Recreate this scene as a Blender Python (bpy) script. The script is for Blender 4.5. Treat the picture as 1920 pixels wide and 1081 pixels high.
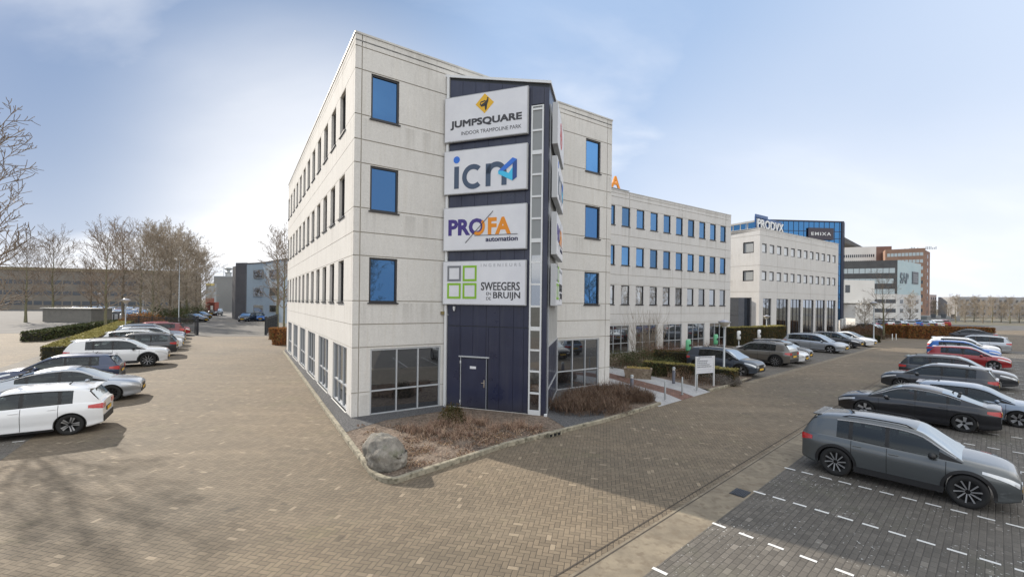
import bpy, bmesh, math, random
from mathutils import Vector, Matrix
R = math.radians
rnd = random.Random(7)
for o in list(bpy.data.objects): bpy.data.objects.remove(o)
scene = bpy.context.scene
COL = scene.collection

# ------------------------------------------------------------------ camera
FPX, CAMH, ROLL, HX, HY = 820.0, 4.3, R(0.7), 960.0, 567.0      # calibration in pixels of a 1920 wide picture
cam_d = bpy.data.cameras.new('camera'); cam = bpy.data.objects.new('camera', cam_d); COL.objects.link(cam)
cam_d.sensor_width = 36.0; cam_d.lens = 36.0 * FPX / 1920.0
cam_d.shift_y = (HY - 540.5) / 1920.0
cam_d.clip_start = 0.1; cam_d.clip_end = 4000
cam.matrix_world = Matrix.Translation((0, 0, CAMH)) @ Matrix.Rotation(R(90), 4, 'X') @ Matrix.Rotation(ROLL, 4, 'Z')
scene.camera = cam

# ------------------------------------------------------------------ sun, sky, exposure
SUN_EL = 29.0
SUN_TRAVEL = R(-35.8)                                             # compass of the light's travel in the ground plane
sd = Vector((math.cos(SUN_TRAVEL) * math.cos(R(SUN_EL)), math.sin(SUN_TRAVEL) * math.cos(R(SUN_EL)), -math.sin(R(SUN_EL))))
sun_l = bpy.data.lights.new('sun', 'SUN'); sun_l.energy = 3.55; sun_l.angle = R(0.55); sun_l.color = (1.0, 0.905, 0.775)
sun = bpy.data.objects.new('sun', sun_l); COL.objects.link(sun)
sun.rotation_euler = sd.to_track_quat('-Z', 'Y').to_euler()
scene.view_settings.view_transform = 'Standard'; scene.view_settings.look = 'None'
scene.view_settings.gamma = 1.0; scene.view_settings.exposure = 0.72
scene.render.engine = 'CYCLES'

world = bpy.data.worlds.new('World'); scene.world = world; world.use_nodes = True
def build_world():
    nt = world.node_tree; nt.nodes.clear(); N = nt.nodes.new; L = nt.links.new
    out = N('ShaderNodeOutputWorld'); bg = N('ShaderNodeBackground'); bg.inputs['Strength'].default_value = 1.0
    sky = N('ShaderNodeTexSky'); sky.sky_type = 'NISHITA'; sky.sun_disc = False
    sky.sun_elevation = R(SUN_EL)
    S = -sd                                                         # toward the sun
    sky.sun_rotation = math.atan2(S.x, S.y)
    sky.air_density = 1.0; sky.dust_density = 1.2; sky.ozone_density = 1.6
    sc = N('ShaderNodeVectorMath'); sc.operation = 'SCALE'; sc.inputs['Scale'].default_value = 0.06
    L(sky.outputs[0], sc.inputs[0])
    tc = N('ShaderNodeTexCoord')
    sep = N('ShaderNodeSeparateXYZ'); L(tc.outputs['Generated'], sep.inputs[0])
    # project the direction onto a high flat layer so that clouds shrink toward the horizon
    def math_(op, a, b=None, clamp=False):
        m = N('ShaderNodeMath'); m.operation = op; m.use_clamp = clamp
        for i, v in enumerate((a, b)):
            if v is None: continue
            if isinstance(v, (int, float)): m.inputs[i].default_value = v
            else: L(v, m.inputs[i])
        return m.outputs[0]
    zz = math_('ADD', math_('MAXIMUM', sep.outputs[2], 0.0), 0.32)
    px = math_('DIVIDE', sep.outputs[0], zz); py = math_('DIVIDE', sep.outputs[1], zz)
    cmb = N('ShaderNodeCombineXYZ'); L(px, cmb.inputs[0]); L(py, cmb.inputs[1])
    mp = N('ShaderNodeMapping'); mp.inputs['Rotation'].default_value = (0, 0, R(-50)); mp.inputs['Scale'].default_value = (0.6, 1.2, 1); mp.inputs['Location'].default_value = (2.0, 6.4, 0)
    L(cmb.outputs[0], mp.inputs[0])
    n1 = N('ShaderNodeTexNoise'); n1.inputs['Scale'].default_value = 1.25; n1.inputs['Detail'].default_value = 9; n1.inputs['Roughness'].default_value = 0.5; n1.inputs['Distortion'].default_value = 0.25
    L(mp.outputs[0], n1.inputs['Vector'])
    r1 = N('ShaderNodeMapRange'); r1.interpolation_type = 'SMOOTHSTEP'; r1.inputs[1].default_value = 0.46; r1.inputs[2].default_value = 0.74; L(n1.outputs[0], r1.inputs[0])
    # bank of bright thin cloud round the low left-centre and low right of the view
    def lobe(vec, a, b):
        d = N('ShaderNodeVectorMath'); d.operation = 'DOT_PRODUCT'; L(tc.outputs['Generated'], d.inputs[0]); d.inputs[1].default_value = Vector(vec).normalized()
        mr = N('ShaderNodeMapRange'); mr.interpolation_type = 'SMOOTHSTEP'; mr.inputs[1].default_value = a; mr.inputs[2].default_value = b; L(d.outputs['Value'], mr.inputs[0]); return mr.outputs[0]
    l1 = math_('POWER', lobe((-0.40, 1.0, 0.24), 0.885, 1.035), 1.5)
    l2 = lobe((0.75, 1.0, 0.02), 0.82, 1.0)
    hz = N('ShaderNodeMapRange'); hz.interpolation_type = 'SMOOTHSTEP'; hz.inputs[1].default_value = 0.42; hz.inputs[2].default_value = -0.04; L(sep.outputs[2], hz.inputs[0])
    wis = math_('MULTIPLY', r1.outputs[0], 0.72)
    bank = math_('MAXIMUM', math_('MULTIPLY', l1, 1.15), math_('MULTIPLY', l2, 0.42))
    bank = math_('MULTIPLY', bank, math_('ADD', math_('MULTIPLY', r1.outputs[0], 0.45), math_('ADD', math_('MULTIPLY', n1.outputs[0], 0.9), 0.42)))
    f = math_('ADD', math_('MAXIMUM', wis, bank), math_('MULTIPLY', hz.outputs[0], 0.34))
    f = math_('MINIMUM', f, 0.95)
    # thin high veil everywhere; deeper blue high on the left, paler to the right
    l3 = lobe((-1.0, 0.85, 0.80), 0.74, .95)
    vc = N('ShaderNodeMixRGB'); L(l3, vc.inputs[0]); vc.inputs[1].default_value = (0.275, 0.375, 0.545, 1); vc.inputs[2].default_value = (0.065, 0.150, 0.305, 1)
    veil = N('ShaderNodeMixRGB'); veil.inputs[0].default_value = 0.90; L(sc.outputs[0], veil.inputs[1]); L(vc.outputs[0], veil.inputs[2])
    mix = N('ShaderNodeMixRGB'); L(f, mix.inputs[0]); L(veil.outputs[0], mix.inputs[1]); mix.inputs[2].default_value = (0.74, 0.74, 0.745, 1)
    # bright cloud deck added in the unseen sky behind the viewer to lift shaded walls
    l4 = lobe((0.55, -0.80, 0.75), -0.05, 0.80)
    fill_deck = math_('MULTIPLY', l4, math_('ADD', math_('MULTIPLY', r1.outputs[0], 0.9), 0.52), True)
    mix0 = mix; mix = N('ShaderNodeMixRGB'); L(fill_deck, mix.inputs[0]); L(mix0.outputs[0], mix.inputs[1]); mix.inputs[2].default_value = (1.30, 1.27, 1.21, 1)
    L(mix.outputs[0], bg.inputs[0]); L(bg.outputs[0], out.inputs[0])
build_world()

# ------------------------------------------------------------------ measuring helpers (photo pixel -> ground metres)
def ray(px, py):
    u = (px - HX) / FPX; v = -(py - HY) / FPX
    return (u * math.cos(ROLL) - v * math.sin(ROLL), u * math.sin(ROLL) + v * math.cos(ROLL))
def G(px, py, z=0.0):
    X, Z = ray(px, py); t = (z - CAMH) / Z
    return (X * t, t)
def PD(px, py, d):
    X, Z = ray(px, py); return (X * d, d, Z * d + CAMH)
A_ANG, B_ANG, ROAD = R(34), R(122), R(42)
def dirv(a): return Vector((math.cos(a), math.sin(a), 0))

# ------------------------------------------------------------------ tagging helpers
def tag(o, label=None, cat=None, group=None, kind=None):
    if label: o['label'] = label
    if cat: o['category'] = cat
    if group: o['group'] = group
    if kind: o['kind'] = kind
    return o
def empty(name, loc=(0, 0, 0), rz=0.0, label=None, cat=None, group=None):
    o = bpy.data.objects.new(name, None); COL.objects.link(o); o.location = loc; o.rotation_euler = (0, 0, rz)
    o.empty_display_size = 0.2
    return tag(o, label, cat, group)
def kids(o): return [c for c in bpy.data.objects if c.parent == o]
def copy_tree(o, parent=None, table=None):
    if table is None:
        table = {}
        for c in bpy.data.objects:
            if c.parent: table.setdefault(c.parent.name, []).append(c)
    c = o.copy(); COL.objects.link(c); c.parent = parent
    for ch in table.get(o.name, []): copy_tree(ch, c, table)
    return c

class MB:
    """collects faces; build() links them as one mesh object"""
    def __init__(s): s.v = []; s.f = []; s.m = []; s.sm = []
    def quad(s, a, b, c, d, mi=0, sm=False):
        n = len(s.v); s.v += [tuple(a), tuple(b), tuple(c), tuple(d)]; s.f.append((n, n+1, n+2, n+3)); s.m.append(mi); s.sm.append(sm)
    def tri(s, a, b, c, mi=0, sm=False):
        n = len(s.v); s.v += [tuple(a), tuple(b), tuple(c)]; s.f.append((n, n+1, n+2)); s.m.append(mi); s.sm.append(sm)
    def mesh(s, vs, fs, mi=0, sm=False):
        n = len(s.v); s.v += [tuple(v) for v in vs]
        for f in fs: s.f.append(tuple(n + i for i in f)); s.m.append(mi); s.sm.append(sm)
    def box(s, x0, x1, y0, y1, z0, z1, mi=0, mat=None):
        vs = [Vector(p) for p in ((x0,y0,z0),(x1,y0,z0),(x1,y1,z0),(x0,y1,z0),(x0,y0,z1),(x1,y0,z1),(x1,y1,z1),(x0,y1,z1))]
        if mat is not None: vs = [mat @ v for v in vs]
        s.mesh(vs, [(0,3,2,1),(4,5,6,7),(0,1,5,4),(1,2,6,5),(2,3,7,6),(3,0,4,7)], mi)
    def prism(s, pts, z0, z1, mi=0):
        n = len(pts); vs = [(p[0], p[1], z0) for p in pts] + [(p[0], p[1], z1) for p in pts]
        s.mesh(vs, [tuple(range(n))[::-1], tuple(range(n, 2*n))] + [(i, (i+1) % n, n + (i+1) % n, n + i) for i in range(n)], mi)
    def tube(s, pts, rads, seg=8, mi=0, cap=True, sm=True):
        pts = [Vector(p) for p in pts]; rings = []; base = len(s.v)
        for i, p in enumerate(pts):
            d = (pts[min(i+1, len(pts)-1)] - pts[max(i-1, 0)])
            if d.length < 1e-9: d = Vector((0, 0, 1))
            d.normalize(); a = d.orthogonal().normalized() if abs(d.z) > .9 or True else None; b = d.cross(a)
            rings.append([p + (a * math.cos(2*math.pi*k/seg) + b * math.sin(2*math.pi*k/seg)) * rads[i] for k in range(seg)])
        vs = [q for r_ in rings for q in r_]; fs = []
        # keep ring twist small
        for i in range(len(pts) - 1):
            off = min(range(seg), key=lambda o_: (rings[i+1][o_] - rings[i][0]).length - 0)
            for k in range(seg):
                fs.append((i*seg + k, i*seg + (k+1) % seg, (i+1)*seg + (k+1+off) % seg, (i+1)*seg + (k+off) % seg))
        s.mesh(vs, fs, mi, sm)
        if cap:
            s.mesh(rings[0], [tuple(range(seg))[::-1]], mi); s.mesh(rings[-1], [tuple(range(seg))], mi)
    def lathe(s, prof, seg=24, mi=0, mat=None, sm=True):
        vs = []; fs = []; n = len(prof)
        for k in range(seg):
            a = 2*math.pi*k/seg
            for r_, z in prof: vs.append(Vector((r_*math.cos(a), r_*math.sin(a), z)))
        for k in range(seg):
            for i in range(n-1):
                k2 = (k+1) % seg; fs.append((k*n+i, k2*n+i, k2*n+i+1, k*n+i+1))
        if mat is not None: vs = [mat @ v for v in vs]
        s.mesh(vs, fs, mi, sm)
    def data(s, name, mats):
        me = bpy.data.meshes.new(name); me.from_pydata(s.v, [], s.f)
        if not isinstance(mats, (list, tuple)): mats = [mats]
        for m in mats: me.materials.append(m)
        if len(mats) > 1: me.polygons.foreach_set('material_index', s.m)
        me.polygons.foreach_set('use_smooth', s.sm); me.update()
        return me
    def build(s, name, mats, parent=None, loc=None, rz=None, weld=False):
        me = s.data(name, mats)
        if weld:
            bm = bmesh.new(); bm.from_mesh(me); bmesh.ops.remove_doubles(bm, verts=bm.verts, dist=1e-4); bm.to_mesh(me); bm.free()
        o = bpy.data.objects.new(name, me); COL.objects.link(o)
        if parent: o.parent = parent
        if loc is not None: o.location = loc
        if rz is not None: o.rotation_euler = (0, 0, rz)
        return o
def bevel(o, w, seg=2):
    m = o.modifiers.new('bevel', 'BEVEL'); m.width = w; m.segments = seg; m.limit_method = 'ANGLE'; return o

# ------------------------------------------------------------------ materials
def mat(name, col, rough=0.6, metal=0.0, coat=0.0, spec=None, emit=None):
    m = bpy.data.materials.new(name); m.use_nodes = True; b = m.node_tree.nodes['Principled BSDF']
    b.inputs['Base Color'].default_value = (*col, 1); b.inputs['Roughness'].default_value = rough; b.inputs['Metallic'].default_value = metal
    b.inputs['Coat Weight'].default_value = coat; b.inputs['Coat Roughness'].default_value = 0.04
    if spec is not None: b.inputs['Specular IOR Level'].default_value = spec
    return m
class NB:
    def __init__(s, m):
        s.nt = m.node_tree; s.b = s.nt.nodes['Principled BSDF']
    def n(s, t, **kw):
        x = s.nt.nodes.new('ShaderNode' + t)
        for k, v in kw.items(): setattr(x, k, v)
        return x
    def l(s, a, b): s.nt.links.new(a, b)
    def m(s, op, a, b=None, c=None, clamp=False):
        x = s.n('Math', operation=op, use_clamp=clamp)
        for i, v in enumerate((a, b, c)):
            if v is None: continue
            if isinstance(v, (int, float)): x.inputs[i].default_value = v
            else: s.l(v, x.inputs[i])
        return x.outputs[0]
    def noise(s, vec, scale, detail=4, rough=0.55, dim='3D'):
        x = s.n('TexNoise'); x.inputs['Scale'].default_value = scale; x.inputs['Detail'].default_value = detail; x.inputs['Roughness'].default_value = rough
        if vec is not None: s.l(vec, x.inputs['Vector'])
        return x.outputs['Fac']
    def rng(s, v, a, b, c=0.0, d=1.0):
        x = s.n('MapRange'); x.inputs[1].default_value = a; x.inputs[2].default_value = b; x.inputs[3].default_value = c; x.inputs[4].default_value = d; s.l(v, x.inputs[0]); return x.outputs[0]
    def mix(s, f, a, b, mode='MIX'):
        x = s.n('MixRGB', blend_type=mode)
        for i, v in enumerate((f, a, b)):
            if isinstance(v, (int, float)): x.inputs[i].default_value = v
            elif isinstance(v, tuple): x.inputs[i].default_value = (*v, 1)
            else: s.l(v, x.inputs[i])
        return x.outputs[0]
    def geo(s): return s.n('NewGeometry').outputs['Position']
    def obj(s): return s.n('TexCoord').outputs['Object']
    def mapping(s, vec, scale=(1,1,1), rot=(0,0,0), loc=(0,0,0)):
        x = s.n('Mapping'); x.inputs['Scale'].default_value = scale; x.inputs['Rotation'].default_value = rot; x.inputs['Location'].default_value = loc; s.l(vec, x.inputs[0]); return x.outputs[0]
    def bump(s, h, strength, dist):
        x = s.n('Bump'); x.inputs['Strength'].default_value = strength; x.inputs['Distance'].default_value = dist; s.l(h, x.inputs['Height']); s.l(x.outputs[0], s.b.inputs['Normal'])
    def col(s, v): s.l(v, s.b.inputs['Base Color'])

def m_paver(name, base, joint, warm, w=0.105, angle=0.0, var=0.35, patch=0.25, fleck=0.0, running=False):
    """herringbone 2:1 clinker pavers"""
    m = mat(name, base, 0.85); k = NB(m)
    pos = k.geo(); v = k.mapping(pos, rot=(0, 0, angle), scale=(1, 1, 1))
    sp = k.n('SeparateXYZ'); k.l(v, sp.inputs[0])
    x = k.m('DIVIDE', sp.outputs[0], w); y = k.m('DIVIDE', sp.outputs[1], w)
    if running: y = k.m('DIVIDE', sp.outputs[1], w * 1.0)
    i = k.m('FLOOR', x); j = k.m('FLOOR', y); fx = k.m('SUBTRACT', x, i); fy = k.m('SUBTRACT', y, j)
    if running:
        xx = k.m('ADD', k.m('MULTIPLY', x, 0.5), k.m('MULTIPLY', j, 0.5)); i2 = k.m('FLOOR', xx); f2 = k.m('SUBTRACT', xx, i2)
        jd = k.m('MINIMUM', k.m('MULTIPLY', k.m('MINIMUM', f2, k.m('SUBTRACT', 1.0, f2)), 2.0), k.m('MINIMUM', fy, k.m('SUBTRACT', 1.0, fy)))
        idx, idy, isv = i2, j, 0.0
    else:
        c = k.m('FLOORED_MODULO', k.m('SUBTRACT', i, j), 4.0); isv = k.m('GREATER_THAN', c, 1.5)
        ex = k.m('MINIMUM', fx, k.m('SUBTRACT', 1.0, fx)); ey = k.m('MINIMUM', fy, k.m('SUBTRACT', 1.0, fy))
        ph = k.m('ADD', fx, c); eh = k.m('MINIMUM', k.m('MINIMUM', ph, k.m('SUBTRACT', 2.0, ph)), ey)
        pv = k.m('ADD', fy, k.m('SUBTRACT', 3.0, c)); ev = k.m('MINIMUM', k.m('MINIMUM', pv, k.m('SUBTRACT', 2.0, pv)), ex)
        jd = k.m('ADD', k.m('MULTIPLY', isv, ev), k.m('MULTIPLY', k.m('SUBTRACT', 1.0, isv), eh))
        idx = k.m('SUBTRACT', i, k.m('MULTIPLY', k.m('SUBTRACT', 1.0, isv), c)); idy = k.m('SUBTRACT', j, k.m('MULTIPLY', isv, k.m('SUBTRACT', 3.0, c)))
    cb = k.n('CombineXYZ'); k.l(idx, cb.inputs[0]); k.l(idy, cb.inputs[1])
    if not isinstance(isv, float): k.l(isv, cb.inputs[2])
    wn = k.n('TexWhiteNoise', noise_dimensions='3D'); k.l(cb.outputs[0], wn.inputs[0])
    tone = k.rng(wn.outputs[0], 0, 1, 1 - var, 1 + var * .75)
    pale = k.m('GREATER_THAN', wn.outputs[0], 0.985)
    big = k.rng(k.noise(pos, 0.16, 5, .6), 0.35, 0.68); mid = k.rng(k.noise(pos, 1.3, 5, .65), 0.3, 0.7)
    fine = k.rng(k.noise(pos, 70, 3, .7), 0.3, 0.7, 0.86, 1.14)
    c1 = k.mix(big, tuple(b_ * (1 - patch) for b_ in base), warm)
    c1 = k.mix(k.m('MULTIPLY', mid, .42), c1, tuple(b_ * .68 for b_ in base))
    c1 = k.mix(k.m('MULTIPLY', pale, .4), c1, tuple(min(1, b_ * 1.7) for b_ in base))
    tm = k.n('VectorMath', operation='SCALE'); k.l(c1, tm.inputs[0]); k.l(k.m('MULTIPLY', tone, fine), tm.inputs['Scale'])
    jm = k.rng(jd, 0.03, 0.085, 1.0, 0.0)
    c2 = k.mix(k.m('MULTIPLY', jm, .85), tm.outputs[0], joint)
    if fleck:
        f1 = k.m('MULTIPLY', k.m('GREATER_THAN', k.noise(pos, 17, 2, .5), .675), k.rng(k.noise(pos, .9, 3), .42, .62))
        c2 = k.mix(k.m('MULTIPLY', f1, fleck), c2, (.5, .5, .48))
    # worn wheel tracks and drip stains
    tr = k.rng(k.noise(k.mapping(pos, rot=(0, 0, R(-42)), scale=(.10, 1.15, 1)), 1.0, 5, .6), .50, .66)
    c2 = k.mix(k.m('MULTIPLY', tr, .26), c2, tuple(b_ * .55 for b_ in base))
    tr2 = k.rng(k.noise(k.mapping(pos, rot=(0, 0, R(-122)), scale=(.12, 1.0, 1), loc=(5, 3, 0)), 1.0, 5, .6), .52, .68)
    c2 = k.mix(k.m('MULTIPLY', tr2, .22), c2, tuple(min(1, b_ * 1.45) for b_ in base))
    oil = k.m('MULTIPLY', k.rng(k.noise(pos, 2.2, 2, .4), .70, .76), .5)
    c2 = k.mix(oil, c2, (.03, .027, .022))
    ms = k.m('MULTIPLY', k.rng(k.noise(pos, .45, 6, .7), .56, .72), .35)
    c2 = k.mix(ms, c2, (base[0]*.75, base[1]*.85, base[2]*.6)); k.col(c2)
    hgt = k.m('ADD', k.m('MULTIPLY', k.rng(jd, 0.0, 0.14), 1.0), k.m('MULTIPLY', k.noise(pos, 90, 2), .25))
    k.bump(k.m('ADD', hgt, k.m('MULTIPLY', wn.outputs[0], .3)), 0.7, 0.006)
    return m
def m_noise(name, c1, c2, scale, rough=0.85, bump=0.3, dist=0.01, detail=6, lo=.35, hi=.65, c3=None, s3=8):
    m = mat(name, c1, rough); k = NB(m); p = k.geo()
    f = k.rng(k.noise(p, scale, detail, .65), lo, hi); c = k.mix(f, c1, c2)
    if c3: c = k.mix(k.rng(k.noise(p, s3, 4), .5, .66), c, c3)
    k.col(c)
    if bump: k.bump(k.noise(p, scale * 3, 5), bump, dist)
    return m
def m_concrete(name, base, dark=(.30, .285, .26), stain=0.5, top=14.0, speck=0.10, tint=(.46, .41, .32)):
    """exposed aggregate panels with rain streaks and weathering that is strongest below copings"""
    m = mat(name, base, 0.9); k = NB(m); p = k.geo()
    sp = k.n('SeparateXYZ'); k.l(p, sp.inputs[0])
    st = k.mapping(p, scale=(1, 1, .12)); streak = k.rng(k.noise(st, 2.3, 6, .7), .50, .74)
    streak2 = k.rng(k.noise(k.mapping(p, scale=(1, 1, .05)), 7.5, 4, .6), .52, .75)
    blotch = k.rng(k.noise(p, .55, 7, .68), .38, .7)
    topm = k.rng(sp.outputs[2], top - 1.6, top, 0.25, 1.0)
    agg = k.rng(k.noise(p, 46, 3, .75), .3, .7, 1 - speck * 1.6, 1 + speck); agg2 = k.rng(k.noise(p, 14, 3, .7), .36, .64, 1 - speck * .7, 1 + speck * .5)
    c = k.mix(k.m('MULTIPLY', blotch, .40), base, tuple(b_ * .80 for b_ in base))
    c = k.mix(k.m('MULTIPLY', streak2, .22), c, tint)
    c = k.mix(k.m('MULTIPLY', k.m('MULTIPLY', streak, topm), stain * 1.3), c, dark)
    flr = k.m('FRACT', k.m('DIVIDE', k.m('SUBTRACT', sp.outputs[2], .85), 3.37)); sill_ = k.rng(flr, .62, 1.0); c = k.mix(k.m('MULTIPLY', k.m('MULTIPLY', k.rng(k.noise(k.mapping(p, scale=(1, 1, .03)), 3.1, 3, .6), .50, .64), sill_), .34), c, dark)
    pores = k.m('MULTIPLY', k.m('GREATER_THAN', k.noise(p, 23, 1, .5), .70), .30)
    c = k.mix(pores, c, dark)
    tm = k.n('VectorMath', operation='SCALE'); k.l(c, tm.inputs[0]); k.l(k.m('MULTIPLY', agg, agg2), tm.inputs['Scale']); k.col(tm.outputs[0])
    k.bump(k.noise(p, 60, 3), .25, .006)
    return m
def m_glass(name, tint, rough=0.02, dark=(.01, .014, .02), refl=0.75):
    m = bpy.data.materials.new(name); m.use_nodes = True; nt = m.node_tree; b = nt.nodes['Principled BSDF']; o = nt.nodes['Material Output']
    b.inputs['Base Color'].default_value = (*dark, 1); b.inputs['Roughness'].default_value = .25
    g = nt.nodes.new('ShaderNodeBsdfGlossy'); g.inputs['Color'].default_value = (*tint, 1); g.inputs['Roughness'].default_value = rough
    mx = nt.nodes.new('ShaderNodeMixShader'); lw = nt.nodes.new('ShaderNodeLayerWeight'); lw.inputs[0].default_value = .35
    mr = nt.nodes.new('ShaderNodeMapRange'); mr.inputs[3].default_value = refl; mr.inputs[4].default_value = 1.0; nt.links.new(lw.outputs['Facing'], mr.inputs[0])
    nt.links.new(mr.outputs[0], mx.inputs[0]); nt.links.new(b.outputs[0], mx.inputs[1]); nt.links.new(g.outputs[0], mx.inputs[2]); nt.links.new(mx.outputs[0], o.inputs[0])
    oi = nt.nodes.new('ShaderNodeObjectInfo'); mv = nt.nodes.new('ShaderNodeMapRange'); mv.inputs[3].default_value = .68; mv.inputs[4].default_value = 1.35; nt.links.new(oi.outputs['Random'], mv.inputs[0])
    vs = nt.nodes.new('ShaderNodeVectorMath'); vs.operation = 'SCALE'; vs.inputs[0].default_value = tint; nt.links.new(mv.outputs[0], vs.inputs['Scale']); nt.links.new(vs.outputs[0], g.inputs['Color'])
    nz = nt.nodes.new('ShaderNodeTexNoise'); nz.inputs['Scale'].default_value = .35; nz.inputs['Detail'].default_value = 1
    ge = nt.nodes.new('ShaderNodeNewGeometry'); nt.links.new(ge.outputs['Position'], nz.inputs['Vector'])
    bp = nt.nodes.new('ShaderNodeBump'); bp.inputs['Strength'].default_value = .22; bp.inputs['Distance'].default_value = .05; nt.links.new(nz.outputs['Fac'], bp.inputs['Height']); nt.links.new(bp.outputs[0], g.inputs['Normal'])
    return m
def m_carglass(name):
    m = bpy.data.materials.new(name); m.use_nodes = True; nt = m.node_tree; o = nt.nodes['Material Output']; nt.nodes.remove(nt.nodes['Principled BSDF'])
    t = nt.nodes.new('ShaderNodeBsdfTransparent'); t.inputs['Color'].default_value = (.30, .34, .34, 1)
    g = nt.nodes.new('ShaderNodeBsdfGlossy'); g.inputs['Color'].default_value = (.62, .66, .68, 1); g.inputs['Roughness'].default_value = .02
    lw = nt.nodes.new('ShaderNodeLayerWeight'); lw.inputs[0].default_value = .22; mr = nt.nodes.new('ShaderNodeMapRange'); mr.inputs[3].default_value = .06; mr.inputs[4].default_value = .95
    nt.links.new(lw.outputs['Fresnel'], mr.inputs[0]); mx = nt.nodes.new('ShaderNodeMixShader'); nt.links.new(mr.outputs[0], mx.inputs[0]); nt.links.new(t.outputs[0], mx.inputs[1]); nt.links.new(g.outputs[0], mx.inputs[2]); nt.links.new(mx.outputs[0], o.inputs[0])
    return m
def m_leaf(name, c1, c2, scale=3.0, rough=.7, c3=None):
    m = mat(name, c1, rough); k = NB(m); p = k.geo()
    f = k.rng(k.noise(p, scale, 4), .35, .65); c = k.mix(f, c1, c2)
    if c3: c = k.mix(k.rng(k.noise(p, scale * 4, 3), .52, .6), c, c3)
    k.col(c); k.b.inputs['Specular IOR Level'].default_value = .2
    return m

def m_navy():
    m = mat('navy_cladding', (.017, .022, .060), .34, 0, .2); k = NB(m); p = k.geo(); sp = k.n('SeparateXYZ'); k.l(p, sp.inputs[0])
    c = k.mix(k.rng(k.noise(p, .7, 5, .6), .35, .65), (.011, .015, .042), (.019, .024, .056))
    c = k.mix(k.m('MULTIPLY', k.rng(k.noise(k.mapping(p, scale=(1, 1, .06)), 5, 4, .6), .5, .7), .25), c, (.06, .06, .075))
    c = k.mix(k.m('MULTIPLY', k.rng(sp.outputs[2], 0.0, .7, 1, 0), .35), c, (.07, .065, .055)); k.col(c)
    k.l(k.rng(k.noise(p, 1.5, 4), .3, .7, .25, .5), k.b.inputs['Roughness']); return m
ANGP = R(-8)
MT = dict(
    road=m_paver('street_pavers', (.182, .147, .103), (.032, .025, .018), (.215, .163, .106), angle=R(12), w=.100, var=.20),
    bay=m_paver('bay_pavers', (.128, .116, .100), (.045, .040, .034), (.148, .131, .110), angle=R(-42), w=.105, var=.20, fleck=.9, running=True),
    gutter=m_noise('gutter_sand', (.15, .125, .092), (.25, .21, .15), 1.4, .9, .3, .01, c3=(.15, .12, .085), s3=5),
    gutter_dark=mat('gutter_line', (.055, .045, .036), .9),
    white=mat('marking_white', (.62, .62, .60), .75),
    kerb=m_noise('kerb_concrete', (.20, .18, .135), (.34, .305, .23), 4.0, .9, .6, .01, c3=(.11, .10, .07), s3=7),
    soil=m_noise('bed_soil', (.070, .050, .038), (.185, .140, .105), 3.5, .95, 1.0, .06, c3=(.24, .19, .145), s3=14),
    gravel=m_noise('dark_gravel', (.022, .023, .026), (.12, .12, .125), 26, .9, 1.0, .04, c3=(.26, .26, .26), s3=33),
    slab=m_noise('path_slab', (.30, .30, .31), (.40, .40, .40), 1.3, .85, .2, .004, c3=(.22, .22, .22), s3=20),
    redpave=m_paver('red_pavers', (.16, .085, .062), (.05, .035, .03), (.19, .10, .075), angle=R(20), w=.10, var=.25),
    concrete=m_concrete('aggregate_concrete', (.63, .615, .585), speck=.075, stain=.42),
    joint=mat('joint_filler', (.36, .33, .28), .9),
    concrete3=m_concrete('pale_concrete', (.59, .58, .565), speck=.07, stain=.3),
    coping=m_noise('coping_metal', (.40, .39, .37), (.52, .51, .48), 1.5, .55, 0),
    winframe=mat('dark_window_frame', (.018, .018, .022), .45),
    alu=mat('grey_aluminium', (.46, .48, .50), .4, .25),
    aluw=mat('white_aluminium', (.66, .67, .67), .4, .1),
    sill=mat('white_sill', (.62, .61, .58), .6),
    glass_sky=m_glass('blue_glass', (.058, .165, .36), refl=.60, dark=(.004, .012, .03)),
    glass_wing=m_glass('wing_blue_glass', (.085, .20, .38), refl=.60, dark=(.01, .02, .04)),
    glass_b=m_glass('neutral_glass', (.42, .42, .42), refl=.55, dark=(.05, .05, .05)),
    glass_low=m_glass('dark_glass', (.42, .44, .47), refl=.45, dark=(.012, .013, .015)),
    glass_curtain=m_glass('curtain_glass', (.06, .20, .42), refl=.72, dark=(.01, .03, .07)),
    blind=mat('white_blind', (.62, .65, .68), .6),
    louvre=mat('grey_louvre', (.30, .315, .32), .5),
    navy=m_navy(),
    white_panel=m_noise('sign_face', (.63, .64, .68), (.70, .71, .74), .9, .45, 0),
    sign_edge=mat('sign_edge', (.42, .43, .44), .5),
    bark=m_noise('bark', (.085, .068, .048), (.17, .145, .105), 9, .9, .5, .01),
    barkg=m_noise('mossy_bark', (.11, .115, .06), (.19, .17, .11), 6, .9, .5, .01),
    twig=mat('twig', (.20, .155, .115), .85), twig2=mat('twig_pale', (.31, .26, .20), .85),
    dark_metal=mat('dark_metal', (.022, .025, .028), .45, .3), galv=mat('galvanised', (.36, .38, .39), .42, .5),
    black=mat('black_plastic', (.012, .012, .013), .55), tyre=mat('tyre_rubber', (.014, .014, .014), .85),
    rim=mat('alloy_rim', (.52, .53, .55), .28, .8), rimd=mat('black_rim', (.03, .03, .034), .3, .6),
    cglass=m_carglass('car_glass'),
    lamp=mat('clear_lamp', (.62, .64, .66), .12, .3, .8), red=mat('tail_lamp_red', (.45, .015, .015), .2, 0, .8),
    trim=mat('satin_trim', (.55, .56, .58), .3, .3), chrome=mat('chrome', (.75, .76, .78), .15, 1), plate=mat('yellow_plate', (.72, .42, .03), .5),
    under=mat('underbody', (.008, .008, .008), .9),
)
def paint(name, c, metal=.35, rough=.3):
    return mat('paint_' + name, c, rough, metal, 1.0)
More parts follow.
